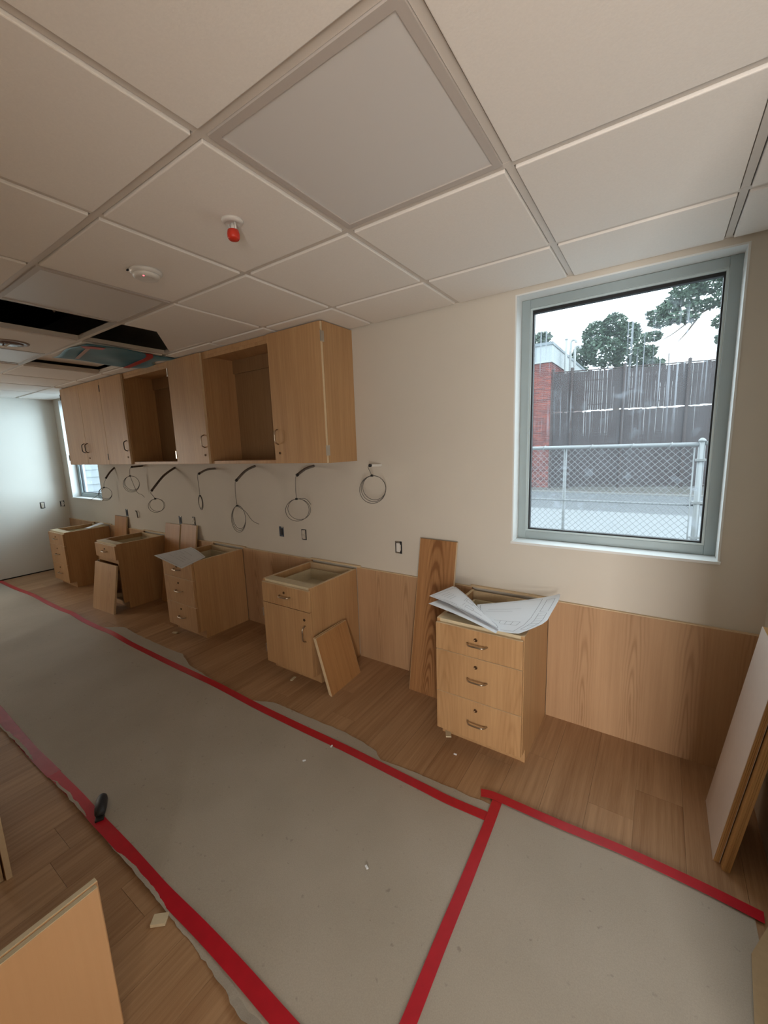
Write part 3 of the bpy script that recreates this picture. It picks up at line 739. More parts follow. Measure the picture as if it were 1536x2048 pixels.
# ------------------------------------------------------------------ floor paper, tape, bits
def hgt(x, y):
    f = min(1.0, max(0.0, (-0.2 - x) / 1.6)); f = f * f * (3 - 2 * f)
    r = math.sin(5.2 * x + 3.0 * y + 1.3 * math.sin(1.7 * x)) * 0.5 + 0.5
    r2 = math.sin(2.1 * x - 4.6 * y + 0.7) * 0.5 + 0.5
    return 0.0015 + f * (0.016 * r * r + 0.007 * r2) + 0.0012 * (math.sin(3 * x + 2) * math.sin(4 * y) + 1)
def interp(tab, x):
    if x <= tab[0][0]: return tab[0][1]
    for (a, b_), (c, d) in zip(tab, tab[1:]):
        if x <= c: return b_ + (d - b_) * (x - a) / (c - a)
    return tab[-1][1]
far_edge = [(-6.2, -0.885), (-4.5, -0.872), (-3.3, -0.865), (-3.07, -0.76), (-2.27, -0.757), (-2.1, -0.752), (-1.86, -0.832), (-1.5, -0.868), (-1.1, -0.868), (-0.95, -0.80), (-0.34, -0.775), (-0.14, -0.80), (-0.087, -0.84), (0.1, -0.82), (0.53, -0.80)]
near_edge = [(-6.2, -1.86), (-2.2, -1.848), (-1.4, -1.834), (-0.9, -1.833), (-0.4, -1.838), (-0.1, -1.846), (0.04, -1.862), (0.13, -1.873), (0.54, -1.868)]
def jag(x, s, a): return a * (mnoise.noise(Vector((x * 14, s, 0))) + 0.6 * mnoise.noise(Vector((x * 45, s, 3))))
def p1(u, v):
    x = lerp(-6.2, 0.535, u)
    y0 = interp(near_edge, x) + jag(x, 1.0, 0.008); y1 = interp(far_edge, x) + jag(x, 7.0, 0.006)
    y = lerp(y0, y1, v)
    lift = 0.012 * max(0, 1 - v / 0.02) * (0.5 + 0.5 * math.sin(x * 9))
    return (x, y, hgt(x, y) + 0.0004 + lift)
fp = MB().grid(p1, 340, 40, 0.0006).build('floor_paper', M_FPAPER, smooth=False)
tag(fp, 'long run of tan protective paper on the floor between the two red tape lines', 'floor paper')
def p2(u, v):
    x = lerp(0.512, 1.40, u); y = lerp(-3.4, -0.742, v)
    return (x, y, hgt(x, y) + 0.0012)
fp2 = MB().grid(p2, 30, 60, 0.0006).build('floor_paper', M_FPAPER)
tag(fp2, 'pale grey protective paper sheet on the floor at lower right inside the red tape', 'floor paper')
def zt(x, y): return hgt(x, y) + 0.0022
TP = 'red tape strips on the floor paper'
def tape(path, w_, label, mat=M_RED, zf=zt):
    pts = []
    for a, b_ in zip(path, path[1:]):
        n = max(1, int(math.hypot(b_[0] - a[0], b_[1] - a[1]) / 0.12))
        pts += [(lerp(a[0], b_[0], k / n), lerp(a[1], b_[1], k / n), 0) for k in range(n)]
    pts.append((*path[-1], 0))
    o = strip(pts, w_, zf, 'floor_tape', mat, None); tag(o, label, 'tape', TP); return o
tape([(-6.24, -0.906), (-4.5, -0.888), (-3.28, -0.88), (-2.35, -0.884), (-1.63, -0.893), (-1.08, -0.887), (-0.63, -0.882), (-0.26, -0.876), (0.06, -0.879), (0.33, -0.881), (0.515, -0.868)], 0.046, 'long red tape line running beside the row of base cabinets')
M_REDF = plain('glare_red_tape', (0.40, 0.055, 0.065), 0.22, noise=0.3, nscale=14)  # faded red made pinker for the white glare on the tape
tape([(-6.2, -1.83), (-3.4, -1.815), (-2.39, -1.810), (-1.79, -1.816), (-1.46, -1.811)], 0.056, 'faded, glare-paled glossy stretch of red tape along the torn paper edge at left', M_REDF)
tape([(-1.47, -1.811), (-1.22, -1.808), (-0.94, -1.811), (-0.67, -1.808), (-0.4, -1.810), (-0.18, -1.805), (0.01, -1.805), (0.23, -1.81), (0.53, -1.815)], 0.049, 'bright red tape line along the near torn paper edge, bottom left', zf=lambda x, y: zt(x, y) + 0.0014)
tape([(0.516, -0.775), (0.522, -0.9), (0.531, -1.18), (0.536, -1.4), (0.543, -1.60), (0.55, -2.2), (0.56, -3.3)], 0.043, 'red tape strip crossing the paper seam at right of centre', zf=lambda x, y: zt(x, y) + 0.0028)
tape([(0.437, -0.768), (0.47, -0.757), (0.522, -0.752), (0.74, -0.748), (1.018, -0.734), (1.25, -0.738), (1.425, -0.750)], 0.043, 'red tape line along the right paper sheet below the big window', zf=lambda x, y: zt(x, y) + 0.0042)
# kraft board offcut at the right edge
mb = MB(); mb.prism([(1.432, -0.772), (1.372, -0.90), (1.352, -1.095), (1.34, -2.6), (1.47, -2.6), (1.47, -0.772)], 0.0062, 0.0095, 'XY')
tag(mb.build('kraft_sheet', M_KRAFT), 'tan board sheet lying on the paper at the lower right picture edge', 'sheet')
def block(name, loc, sx, sy, sz, rz, mat, label, cat, grp=None):
    mb = MB(); mb.box(-sx / 2, sx / 2, -sy / 2, sy / 2, 0, sz, bevel=min(sx, sy, sz) * 0.08)
    o = mb.build(name, mat); o.location = loc; o.rotation_euler = (0, 0, rz); return tag(o, label, cat, grp)
block('wood_offcut', (-0.325, -1.866, 0.0005), 0.05, 0.036, 0.012, 0.7, M_RAW, 'small pale wood offcut on the floor beside the torn paper edge', 'wood scrap')
block('wood_shim', (0.135, -0.478, 0.0005), 0.030, 0.055, 0.008, 0.5, M_RAW, 'little wood shim on the floor under the nearest cabinet corner', 'wood scrap')
block('wood_shim', (-1.05, -0.535, 0.0005), 0.018, 0.05, 0.005, 0.2, M_RAW, 'thin splinter of wood on the floor before the single-door cabinet', 'wood scrap')
block('wood_shim', (-2.55, -0.56, 0.0005), 0.05, 0.02, 0.01, 0.3, M_RAW, 'pale shim on the floor in front of the middle drawer cabinet', 'wood scrap')
DG = 'tiny white debris specks'
for k, (x_, y_) in enumerate([(0.232, -0.60), (-0.42, -1.06), (-0.365, -0.905), (0.185, -1.33)]):
    z_ = hgt(x_, y_) + 0.0022 if y_ < -0.8 else 0.0004
    o = block('debris_speck', (x_, y_, z_), 0.016, 0.008, 0.004, k * 0.9, M_PAPER, ['white speck on the bare floor below the nearest cabinet', 'white splinter on the paper left of the middle, beyond the speck', 'white crumb touching the long red tape line', 'white speck in the middle of the foreground paper'][k], 'debris', DG)
# black rubber wedge on the tape
wd = thing('rubber_wedge', (-1.01, -1.772, 0.009), 'small black rubber piece lying on the red tape at left', 'rubber wedge')
dirv = Vector((-0.107, 0.058, 0)).normalized(); side = Vector((dirv.y, -dirv.x, 0)); base = Vector((-0.955, -1.802, 0.020))
mb = MB(); P_ = [base + dirv * d for d in (0.0, 0.012, 0.04, 0.08, 0.105, 0.122)]
mb.tube([p + Vector((0, 0, z)) for p, z in zip(P_, (0.008, 0.010, 0.014, 0.018, 0.018, 0.018))], [0.013, 0.021, 0.025, 0.025, 0.019, 0.007], 12)
mb.build('body', plain('black_rubber', (0.02, 0.022, 0.026), 0.5), wd, smooth=True)
mb = MB(); mb.box(-0.02, 0.012, -0.017, 0.017, -0.014, 0.006, mtx=Matrix.Translation(base) @ Matrix.Rotation(math.atan2(dirv.y, dirv.x), 4, 'Z'), bevel=0.003)
mb.build('foot', plain('black_foot', (0.012, 0.012, 0.012), 0.6), wd)

# ------------------------------------------------------------------ paper drawings
def sheet(name, P, nu, nv, label, lines, curl=None, grp='paper drawings on the cabinets'):
    """P: four corners; bilinear sheet with an optional offset; lines: (u0,v0,u1,v1) printed strokes"""
    P = [Vector(p) for p in P]
    def f(u, v):
        p = (P[0] * (1 - u) * (1 - v) + P[1] * u * (1 - v) + P[2] * u * v + P[3] * (1 - u) * v)
        if curl: p = p + Vector(curl(u, v))
        return p
    t = thing(name, P[0], label, 'paper', grp)
    MB().grid(f, nu, nv, 0.0008).build('sheet', M_PAPER, t, smooth=False)
    if lines:
        mb = MB(); up = Vector((0, 0, 0.0011))
        for (a, b_, c, d) in lines:
            n = 5
            for k in range(n):
                u0, v0 = lerp(a, c, k / n), lerp(b_, d, k / n); u1, v1 = lerp(a, c, (k + 1) / n), lerp(b_, d, (k + 1) / n)
                p, q = f(u0, v0) + up, f(u1, v1) + up
                tt = (q - p); tt.z = 0
                if tt.length < 1e-6: continue
                nn = Vector((-tt.y, tt.x, 0)).normalized() * 0.0007
                mb.poly([p - nn, q - nn, q + nn, p + nn])
        mb.build('printed_lines', M_INK, t)
    return t
def rect(u0, v0, u1, v1): return [(u0, v0, u1, v0), (u1, v0, u1, v1), (u1, v1, u0, v1), (u0, v1, u0, v0)]
ln = rect(0.03, 0.04, 0.97, 0.96)
for k in range(4): ln += [(0.10 + 0.05 * k, 0.25, 0.10 + 0.05 * k, 0.6)]
ln += rect(0.45, 0.65, 0.58, 0.85) + [(0.42, 0.55, 0.42, 0.9), (0.58, 0.75, 0.75, 0.72)] + rect(0.5, 0.25, 0.62, 0.42) + [(0.46, 0.2, 0.46, 0.5), (0.62, 0.3, 0.75, 0.28), (0.2, 0.1, 0.4, 0.12)]
ln += [(0.3 + 0.03 * k, 0.12, 0.31 + 0.03 * k, 0.16) for k in range(8)]
sheet('drawing_sheet', [(0.00, -0.435, 0.738), (0.435, -0.575, 0.722), (0.43, -0.47, 0.720), (0.07, -0.20, 0.735)], 10, 10, 'lower sheet of the left paper packet, its tip over the cabinet front', [], lambda u, v: (0, 0, 0.008 * math.sin(PI * u) * (1 - v)))
sheet('drawing_sheet', [(-0.035, -0.36, 0.752), (0.448, -0.545, 0.728), (0.365, -0.475, 0.735), (0.045, -0.165, 0.760)], 14, 10, 'topmost sheet of the folded drawings on the left of the nearest cabinet', ln, lambda u, v: (0.015 * math.sin(PI * v) * u, 0, 0.014 * math.sin(PI * u)))
sheet('drawing_sheet', [(-0.042, -0.335, 0.7455), (0.30, -0.50, 0.7315), (0.30, -0.40, 0.7325), (0.02, -0.150, 0.7555)], 14, 10, 'middle sheet peeking out behind the topmost folded drawing', [], lambda u, v: (0, 0, 0.013 * math.sin(PI * u)))
l2 = rect(0.04, 0.04, 0.80, 0.95) + [(0.1, 0.3, 0.7, 0.3), (0.1, 0.2, 0.7, 0.2), (0.12, 0.62, 0.5, 0.62), (0.15, 0.7, 0.6, 0.7)] + [(0.2 + 0.1 * k, 0.2, 0.2 + 0.1 * k, 0.3) for k in range(6)]
l2 += rect(0.86, 0.1, 0.95, 0.5) + [(0.86, 0.2 + 0.06 * k, 0.95, 0.2 + 0.06 * k) for k in range(5)] + rect(0.86, 0.55, 0.95, 0.9)
sheet('drawing_sheet', [(0.335, -0.52, 0.724), (0.53, -0.528, 0.724), (0.625, -0.075, 0.756), (0.225, -0.275, 0.720)], 16, 12, 'large sheet sagging over the open right half of the nearest cabinet', l2,
      lambda u, v: (0.085 * u ** 3 * min(1, v / 0.30) * (1 - v) ** 0.7, 0, 0.012 * u * v - 0.012 * math.sin(PI * u) * (1 - v) + 0.022 * u ** 4 * min(1, v * 2)))
l3 = rect(0.05, 0.06, 0.95, 0.94) + rect(0.2, 0.3, 0.5, 0.6) + [(0.2, 0.7, 0.7, 0.7), (0.55, 0.3, 0.85, 0.3), (0.55, 0.4, 0.8, 0.4), (0.55, 0.5, 0.85, 0.5), (0.3, 0.3, 0.3, 0.6), (0.4, 0.3, 0.4, 0.6)]
sheet('drawing_sheet', [(-2.63, -0.62, 0.738), (-2.13, -0.66, 0.700), (-2.20, -0.40, 0.724), (-2.655, -0.26, 0.730)], 14, 12, 'curled drawing sheet drooping over the front of the middle drawer cabinet', l3,
      lambda u, v: (0, -0.03 * math.sin(PI * u) * (1 - v), 0.022 * math.sin(PI * u) * (1 - 0.5 * v)))
sheet('drawing_sheet', [(-5.06, -0.27, 0.712), (-4.965, -0.25, 0.716), (-4.99, -0.06, 0.745), (-5.16, -0.10, 0.714)], 8, 8, 'crumpled white paper in the open top of the farthest cabinet', [], lambda u, v: (0, 0, 0.02 * math.sin(PI * u) * v))

# ------------------------------------------------------------------ conduits with coiled cable
CAMV = Vector(CAM_POS)
def cable(S, Ee, coil, rx, rz, loops, label, cmat, cr, tail=None, face=0.75, sag=0.0):
    S, Ee, c = Vector(S), Vector(Ee), Vector(coil)
    t = thing('wall_conduit', S, label, 'cable', 'cable coils hanging from the back wall')
    mid = S + (Ee - S) * 0.45 + Vector((0, -0.01, sag))
    MB().tube(smoothpath([S + Vector((0, 0.0005, 0)), mid, Ee], 8), cr, 12).build('conduit', cmat, t, smooth=True)
    d = (Ee - mid).normalized()
    MB().tube([Ee - d * 0.014, Ee + d * 0.001], cr * 1.12, 12).build('end_bushing', M_TIE, t, smooth=True)
    # coil plane: partly turned towards the room
    h = Vector((CAMV.x - c.x, CAMV.y - c.y, 0)).normalized(); n = (h * face + Vector((0, -1, 0)) * (1 - face)).normalized()
    ax = Vector((-n.y, n.x, 0)).normalized()
    if ax.x < 0: ax = -ax
    top = c + Vector((0, 0, rz))
    a0 = math.radians(95)
    pts = smoothpath([Ee, Ee + d * 0.012 + Vector((0, 0, -0.012)), lerp3(Ee, top, 0.5) + ax * (-0.012), c + ax * rx * math.cos(a0) + Vector((0, 0, rz * math.sin(a0)))], 5)
    N_ = 28
    for lp in range(loops):
        for k in range(N_):
            a = a0 + 2 * PI * (k + 1) / N_
            f = 1 - 0.07 * lp; sx = (0.24 if loops == 2 else 0.10) * rx * (lp - (loops - 1) / 2) * math.sin(PI * (k / N_))
            pts.append(c + ax * (rx * f * math.cos(a) + sx) + Vector((0, 0, rz * (f * math.sin(a)) + (1 - f) * rz * 0.9)) + n * 0.004 * (lp - 0.5))
    if tail is not None: pts += smoothpath([pts[-1]] + [c + ax * q[0] + Vector((0, 0, q[1])) for q in tail], 5)[1:]
    MB().tube(pts, 0.0021, 6).build('cable', M_CABLE, t, smooth=True)
    tie = c + ax * rx * math.cos(a0) + Vector((0, 0, rz * math.sin(a0)))
    mb = MB(); mb.tube([tie - ax * 0.009, tie + ax * 0.009], 0.0075, 8); mb.build('cable_tie', M_TIE, t)
def lerp3(a, b, t): return Vector(a) + (Vector(b) - Vector(a)) * t
cable((-4.622, 0, 1.473), (-4.650, -0.104, 1.344), (-4.70, -0.110, 1.149), 0.075, 0.083, 3, 'leftmost cable coil hanging in front of the far window corner', M_CONDUITD, 0.010, [(-0.10, -0.02), (-0.17, -0.06)])
cable((-3.922, 0, 1.491), (-3.942, -0.115, 1.486), (-3.971, -0.118, 1.292), 0.083, 0.093, 3, 'second cable coil from left, on a short straight conduit stub', M_CONDUITD, 0.010, [(0.04, -0.09), (0.09, -0.13), (0.11, -0.16)])
cable((-3.24, 0, 1.474), (-3.262, -0.262, 1.251), (-3.19, -0.262, 1.105), 0.072, 0.070, 2, 'third cable coil from left, on the longest drooping conduit', M_CONDUITD, 0.011, face=0.85, sag=0.02)
cable((-2.534, 0, 1.465), (-2.556, -0.164, 1.424), (-2.566, -0.164, 1.149), 0.040, 0.068, 3, 'fourth cable coil from left, small and seen edge-on', M_CONDUIT, 0.010, face=-0.1, sag=0.012)
cable((-1.941, 0, 1.489), (-1.963, -0.195, 1.373), (-1.968, -0.195, 1.042), 0.060, 0.117, 3, 'fifth cable coil from left, tall oval with a long loose tail', M_CONDUIT, 0.0105, [(0.06, 0.06), (0.11, -0.02), (0.165, -0.055)], sag=0.015)
cable((-1.231, 0, 1.488), (-1.254, -0.17, 1.426), (-1.262, -0.17, 1.159), 0.092, 0.087, 2, 'sixth cable coil from left, two round loops under the nearest wall cabinet', M_CONDUIT, 0.0105, [(0.06, 0.085), (0.10, 0.04)], sag=0.01)
cable((-0.59, 0, 1.494), (-0.612, -0.108, 1.497), (-0.582, -0.112, 1.333), 0.092, 0.096, 3, 'rightmost cable coil, on a white stub right of the wall cabinets', M_WHITEP, 0.0095)

# ------------------------------------------------------------------ wall boxes and outlets
def outlet(x, z, kind, label, wall='back', y=0.0):
    hw, hh = 0.027, 0.044
    if wall == 'back':
        t = thing('wall_outlet', (x, 0, z), label, 'outlet', 'unfinished electrical boxes on the walls')
    else:
        t = thing('wall_outlet', (XL, y, z), label, 'outlet', 'unfinished electrical boxes on the walls', rot=(0, 0, math.radians(90)))
    def loc(nm, mb, m, bev=0.0):
        o = mb.build(nm, m, bevel=bev); o.parent = t; return o
    # local: +x along wall, -y into room, z up, origin at box centre
    loc('box', MB().box(-hw, hw, -0.0025, -0.0005, -hh, hh), M_BLUEBOX if kind == 'open' else M_BOXM, 0.0)
    if kind == 'duplex':
        loc('yoke', MB().box(-0.018, 0.018, -0.0050, -0.0027, -0.038, 0.038), M_IVORY, 0.004)
        for s in (-1, 1):
            loc('receptacle', MB().box(-0.0155, 0.0155, -0.0105, -0.0052, s * 0.0185 - 0.014, s * 0.0185 + 0.014), M_IVORY, 0.004)
        loc('screw', MB().lathe([(0.003, -0.0053), (0.003, -0.007), (0.001, -0.0075)], (0, 0, 0), 10, 'Y'), M_NICKEL)
        for s in (-1, 1): loc('ear', MB().box(-0.017, 0.017, -0.0052, -0.0027, s * 0.0425 - 0.003, s * 0.0425 + 0.003), M_BOXM, 0.001)
    elif kind == 'white':
        loc('receptacle', MB().box(-0.015, 0.015, -0.011, -0.0027, -0.032, 0.032), M_WHITEP, 0.003)
        for s in (-1, 1): loc('ear', MB().box(-0.022, 0.010, -0.006, -0.0027, s * 0.039 - 0.004, s * 0.039 + 0.004), M_STEEL, 0.001)
        loc('wire', MB().tube([(0.016, -0.003, 0.02), (0.022, -0.014, 0.0), (0.016, -0.003, -0.02)], 0.003, 6), M_IVORY)
    elif kind == 'loop':
        bpy.data.objects.remove([o for o in t.children][-1])
        loc('wire', MB().tube(smoothpath([(-0.02, -0.002, 0.02), (-0.012, -0.018, 0.042), (0.014, -0.02, 0.034), (0.02, -0.018, -0.005), (0.014, -0.014, -0.036), (-0.008, -0.002, -0.042)], 5), 0.0055, 8), M_CABLE)
        loc('connector', MB().box(-0.024, -0.012, -0.006, -0.0005, 0.008, 0.024), M_BOXM)
    else:
        loc('device', MB().box(-0.012, 0.014, -0.006, -0.0027, -0.028, 0.026), M_BOXM, 0.002)
        loc('ear', MB().box(0.004, 0.024, -0.0055, -0.0027, 0.036, 0.046), M_STEEL, 0.001)
    return t
outlet(-4.453, 0.913, 'open', 'dark open wall box above the narrow leaning board, left of the hooked wire')
outlet(-4.177, 0.912, 'loop', 'hooked bare wire loop sticking out of the wall near the far cabinets')
outlet(-3.25, 0.906, 'open', 'dark wall box above the left of the two tall boards')
outlet(-2.992, 0.914, 'duplex', 'uncovered outlet above the right of the two tall boards')
outlet(-1.660, 0.921, 'open', 'dark open wall box left of an outlet under the nearest wall cabinet')
outlet(-1.389, 0.920, 'duplex', 'uncovered duplex outlet with black surround above the single-door cabinet')
outlet(-0.462, 0.914, 'white', 'uncovered white outlet left of the tall red oak board')
outlet(0, 0.953, 'duplex', 'uncovered outlet on the pale far left wall, farther from the corner', 'left', -0.31)
outlet(0, 0.945, 'white', 'dark wall box with white device on the far left wall next to the corner', 'left', -0.075)

# ------------------------------------------------------------------ outdoors
GZ = -0.15
gs = struct(MB().box(-45, 30, -40, 8.9, GZ - 0.1, GZ).build('ground', M_CONC))
struct(MB().box(-45, 30, 8.9, 12.5, GZ - 0.1, GZ - 0.002).build('roadway', M_ASPH))
struct(MB().box(-45, 30, 12.5, 40, GZ - 0.1, GZ - 0.001).build('verge', M_LITTER))
struct(MB().box(-45, 30, 12.5, 12.68, GZ, GZ + 0.04).build('curb', M_CURB))
# chain-link fence close to the window
FY = 2.2
cf = thing('chain_link_fence', (0.6, FY, GZ), 'galvanised chain-link fence with pipe rails just outside the big window', 'fence')
MB().tube([(-6.5, FY, 1.545), (1.325, FY, 1.548)], 0.019, 10).build('top_rail', M_GALV, cf, smooth=True)
MB().tube([(1.36, FY, 1.556), (4.0, FY, 1.556)], 0.019, 10).build('top_rail', M_GALV, cf, smooth=True)
MB().tube([(-6.5, FY + 0.02, 0.985), (1.36, FY + 0.02, 1.0)], 0.010, 8).build('mid_rail', M_GALV, cf, smooth=True)
MB().tube([(1.36, FY + 0.02, 1.01), (4.0, FY + 0.02, 1.01)], 0.010, 8).build('mid_rail', M_GALV, cf, smooth=True)
MB().tube([(0.215, FY + 0.03, GZ), (0.215, FY + 0.03, 1.53)], 0.015, 10).build('post', M_GALV, cf, smooth=True)
MB().tube([(-2.4, FY + 0.03, GZ), (-2.4, FY + 0.03, 1.53)], 0.015, 10).build('post', M_GALV, cf, smooth=True)
po = MB().tube([(1.335, FY, GZ), (1.335, FY, 1.57)], 0.026, 12).build('gate_post', M_GALV, cf, smooth=True)
MB().lathe([(0.029, 1.570), (0.028, 1.585), (0.012, 1.60), (0.003, 1.602)], (1.335, FY, 0), 12).build('post_cap', M_GALV, po, smooth=True)
for z in (1.40, 1.02, 0.7): MB().box(1.295, 1.375, FY - 0.03, FY + 0.03, z, z + 0.018).build('clamp', M_GALV, po)
MB().tube([(1.285, FY - 0.005, GZ), (1.285, FY - 0.005, 1.52)], 0.006, 8).build('tension_bar', M_GALV, cf, smooth=True)
MB().tube([(1.395, FY, GZ), (1.395, FY, 1.55)], 0.017, 10).build('post', M_GALV, cf, smooth=True)
mesh = MB(); pd = 0.060; zb, ztp = GZ + 0.02, 1.545
def wire(x_, s, xa, xb):
    # zig-zag wires approximated as crossing diagonals clipped to the panel
    z0_, z1_ = zb, ztp; L_ = z1_ - z0_
    a = Vector((x_, FY - 0.004 * s, z0_)); b_ = Vector((x_ + s * L_, FY - 0.004 * s, z1_))
    lo, hi = 0.0, 1.0
    dx = b_.x - a.x
    for lim, sign in ((xa, 1), (xb, -1)):
        pass
    t0_, t1_ = (xa - a.x) / dx, (xb - a.x) / dx
    if t0_ > t1_: t0_, t1_ = t1_, t0_
    lo, hi = max(0, t0_), min(1, t1_)
    if hi - lo < 0.005: return
    mesh.tube([a + (b_ - a) * lo, a + (b_ - a) * hi], 0.0021, 4, caps=False)
for (xa, xb) in ((-2.6, 1.285), (1.40, 2.4)):
    k = xa - 1.8
    while k < xb + 1.8:
        wire(k, 1, xa, xb); wire(k, -1, xa, xb); k += pd
mo = mesh.build('wire_mesh', M_GALV, cf)
for x_ in (-1.2, -0.75, -0.3, 0.0, 0.45, 0.8, 1.1):
    MB().tube([(x_, FY - 0.022, 1.52), (x_ + 0.012, FY - 0.024, 1.562), (x_ + 0.02, FY + 0.02, 1.57)], 0.003, 6).build('tie_wire', M_GALV, cf)
# brown slatted privacy fence
ang = math.atan2(1.3, 4.63); FA = Vector((-2.4, 14.0, GZ))
sf = thing('slat_fence', FA, 'tall brown slatted privacy fence across the road', 'fence', rot=(0, 0, ang))
slat_lo = MB().box(0, 0.0683, -0.006, 0.006, 0.10, 2.76).build('slat_template', M_SLAT).data
slat_hi = MB().box(0, 0.0674, -0.006, 0.006, 2.80, 4.17).build('slat_template', M_SLAT).data
for o in [o for o in COL.objects if o.name.startswith('slat_template')]: bpy.data.objects.remove(o)
xk = 0.02; k = 0
while xk < 9.4:
    for dm in (slat_lo, slat_hi):
        o = bpy.data.objects.new('slat', dm); COL.objects.link(o); o.parent = sf; o.location = (xk, 0.004 * random.uniform(-1, 1), random.uniform(-0.02, 0.015)); o.rotation_euler = (0, random.uniform(-.0004, .0004), 0)
    xk += 0.0705
def sloc(nm, mb, m, par=None):
    o = mb.build(nm, m); o.parent = par or sf; return o
for xx in (0.0, 0.63, 2.30, 4.20, 6.1, 8.0):
    p_ = sloc('post', MB().tube([(xx, -0.05, 0.0), (xx, -0.05, 4.28)], 0.055 if xx else 0.035, 12), M_SLATPOST)
    sloc('post_cap', MB().lathe([(0.06, 4.281), (0.055, 4.31), (0.01, 4.33)], (xx, -0.05, 0), 12), M_SLATPOST, p_)
for zz in (0.06, 1.0, 1.95, 3.0, 3.45, 3.85):
    sloc('rail', MB().tube([(0, 0.03, zz), (9.4, 0.03, zz)], 0.022, 8), M_SLATPOST)
sloc('rail', MB().tube([(0, 0.0, 4.2), (9.4, 0.0, 4.2)], 0.02, 8), M_SLATPOST)
sloc('backing_panel', MB().box(0.05, 9.4, 0.08, 0.10, 0.1, 1.9), plain('brown_backing', (0.0660, 0.0495, 0.0409), 0.8, noise=0.3, nscale=2))
MB_ = None
tag(MB().tube([(1.08, 15.2, 3.7), (1.06, 15.2, 4.42)], 0.015, 8).build('thin_mast', M_SLATPOST), 'thin upright rod rising behind the brown fence', 'mast')
# brick building left of the fence: pier built of single bricks, white parapet
bb = thing('brick_building', (-2.45, 13.95, GZ), 'red brick building corner with a white parapet beside the brown fence', 'building')
BX1, BY0 = -2.46, 13.92
MB().box(-7.5, BX1 - 0.012, BY0 + 0.012, 21.5, GZ, 4.42).build('wall', M_MORTAR, bb)
bl, bh, bd = 0.188, 0.051, 0.018
bmesh_b = None
z = GZ + 0.02; row = 0
while z + bh < 4.42:
    xk = BX1 - (0.0 if row % 2 == 0 else 0.102); first = row % 2 == 1
    if first:
        o = MB().box(BX1 - 0.092, BX1, BY0, BY0 + 0.06, z, z + bh).build('brick', M_BRICK, bb)
    for k in range(4):
        if bmesh_b is None:
            o = MB().box(-bl, 0, 0, 0.06, 0, bh).build('brick', M_BRICK); bmesh_b = o.data
        else:
            o = bpy.data.objects.new('brick', bmesh_b); COL.objects.link(o)
        o.parent = bb; o.location = (xk - k * 0.204 - bb.location.x, BY0 + random.uniform(-0.002, 0.002) - bb.location.y, z - bb.location.z)
    z += 0.067; row += 1
# side wall bricks and those farther left: too small to pick apart
mb = MB(); z = GZ + 0.02; row = 0
while z + bh < 4.42:
    y_ = BY0 + 0.065 + (0.1 if row % 2 else 0)
    while y_ < 18.0 and z > 3.6:
        mb.box(BX1 - 0.05, BX1, y_, y_ + bl, z, z + bh); y_ += 0.204
    xk = BX1 - (0.0 if row % 2 == 0 else 0.102) - 4 * 0.204
    for k in range(10): mb.box(xk - bl, xk, BY0, BY0 + 0.06, z, z + bh); xk -= 0.204
    z += 0.067; row += 1
so = mb.build('far_bricks', M_BRICK, bb); so['kind'] = 'stuff'
MB().box(-7.6, BX1 + 0.03, BY0 - 0.06, 21.5, 4.44, 5.02).build('parapet', M_PARAPET, bb)
MB().box(-7.6, BX1 + 0.045, BY0 - 0.085, 21.5, 4.42, 4.47).build('drip_edge', M_PVC, bb)
MB().box(-7.6, BX1 + 0.06, BY0 - 0.10, 21.5, 5.02, 5.12).build('coping', M_COPING, bb)
for xx in (-3.0, -3.9): MB().box(xx - 0.01, xx + 0.01, BY0 - 0.066, BY0 - 0.059, 4.47, 5.02).build('panel_joint', M_COPING, bb)
# white vent pipes
def pipe(x_, y_, ztop, r_, hook, label):
    t = thing('vent_pipe', (x_, y_, GZ), label, 'pipe', 'white vent pipes behind the brown fence')
    pts = [(x_, y_, GZ), (x_, y_, ztop)]
    if hook:
        pts += [(x_ + hook * (1 - math.cos(a)), y_, ztop + hook * math.sin(a)) for a in [PI * q / 8 for q in range(1, 9)]]
    MB().tube(pts, r_, 12).build('pipe', M_PVC, t, smooth=True)
    if hook: MB().tube([(x_ + 2 * hook, y_, ztop + 0.005), (x_ + 2 * hook, y_, ztop - 0.03)], r_ * 1.15, 12).build('rim', M_PVC, t, smooth=True)
    else: MB().lathe([(r_ * 1.25, ztop - 0.03), (r_ * 1.25, ztop + 0.01), (r_ * 0.6, ztop + 0.03)], (x_, y_, 0), 12).build('cap', M_PVC, t, smooth=True)
pipe(-2.29, 15.6, 5.50, 0.05, 0, 'straight white vent pipe, leftmost behind the brown fence')
pipe(-2.12, 15.6, 5.34, 0.045, 0.09, 'middle white vent pipe with a hooked top behind the brown fence')
pipe(-1.965, 15.6, 5.09, 0.045, 0.09, 'shorter white hooked vent pipe, rightmost behind the brown fence')
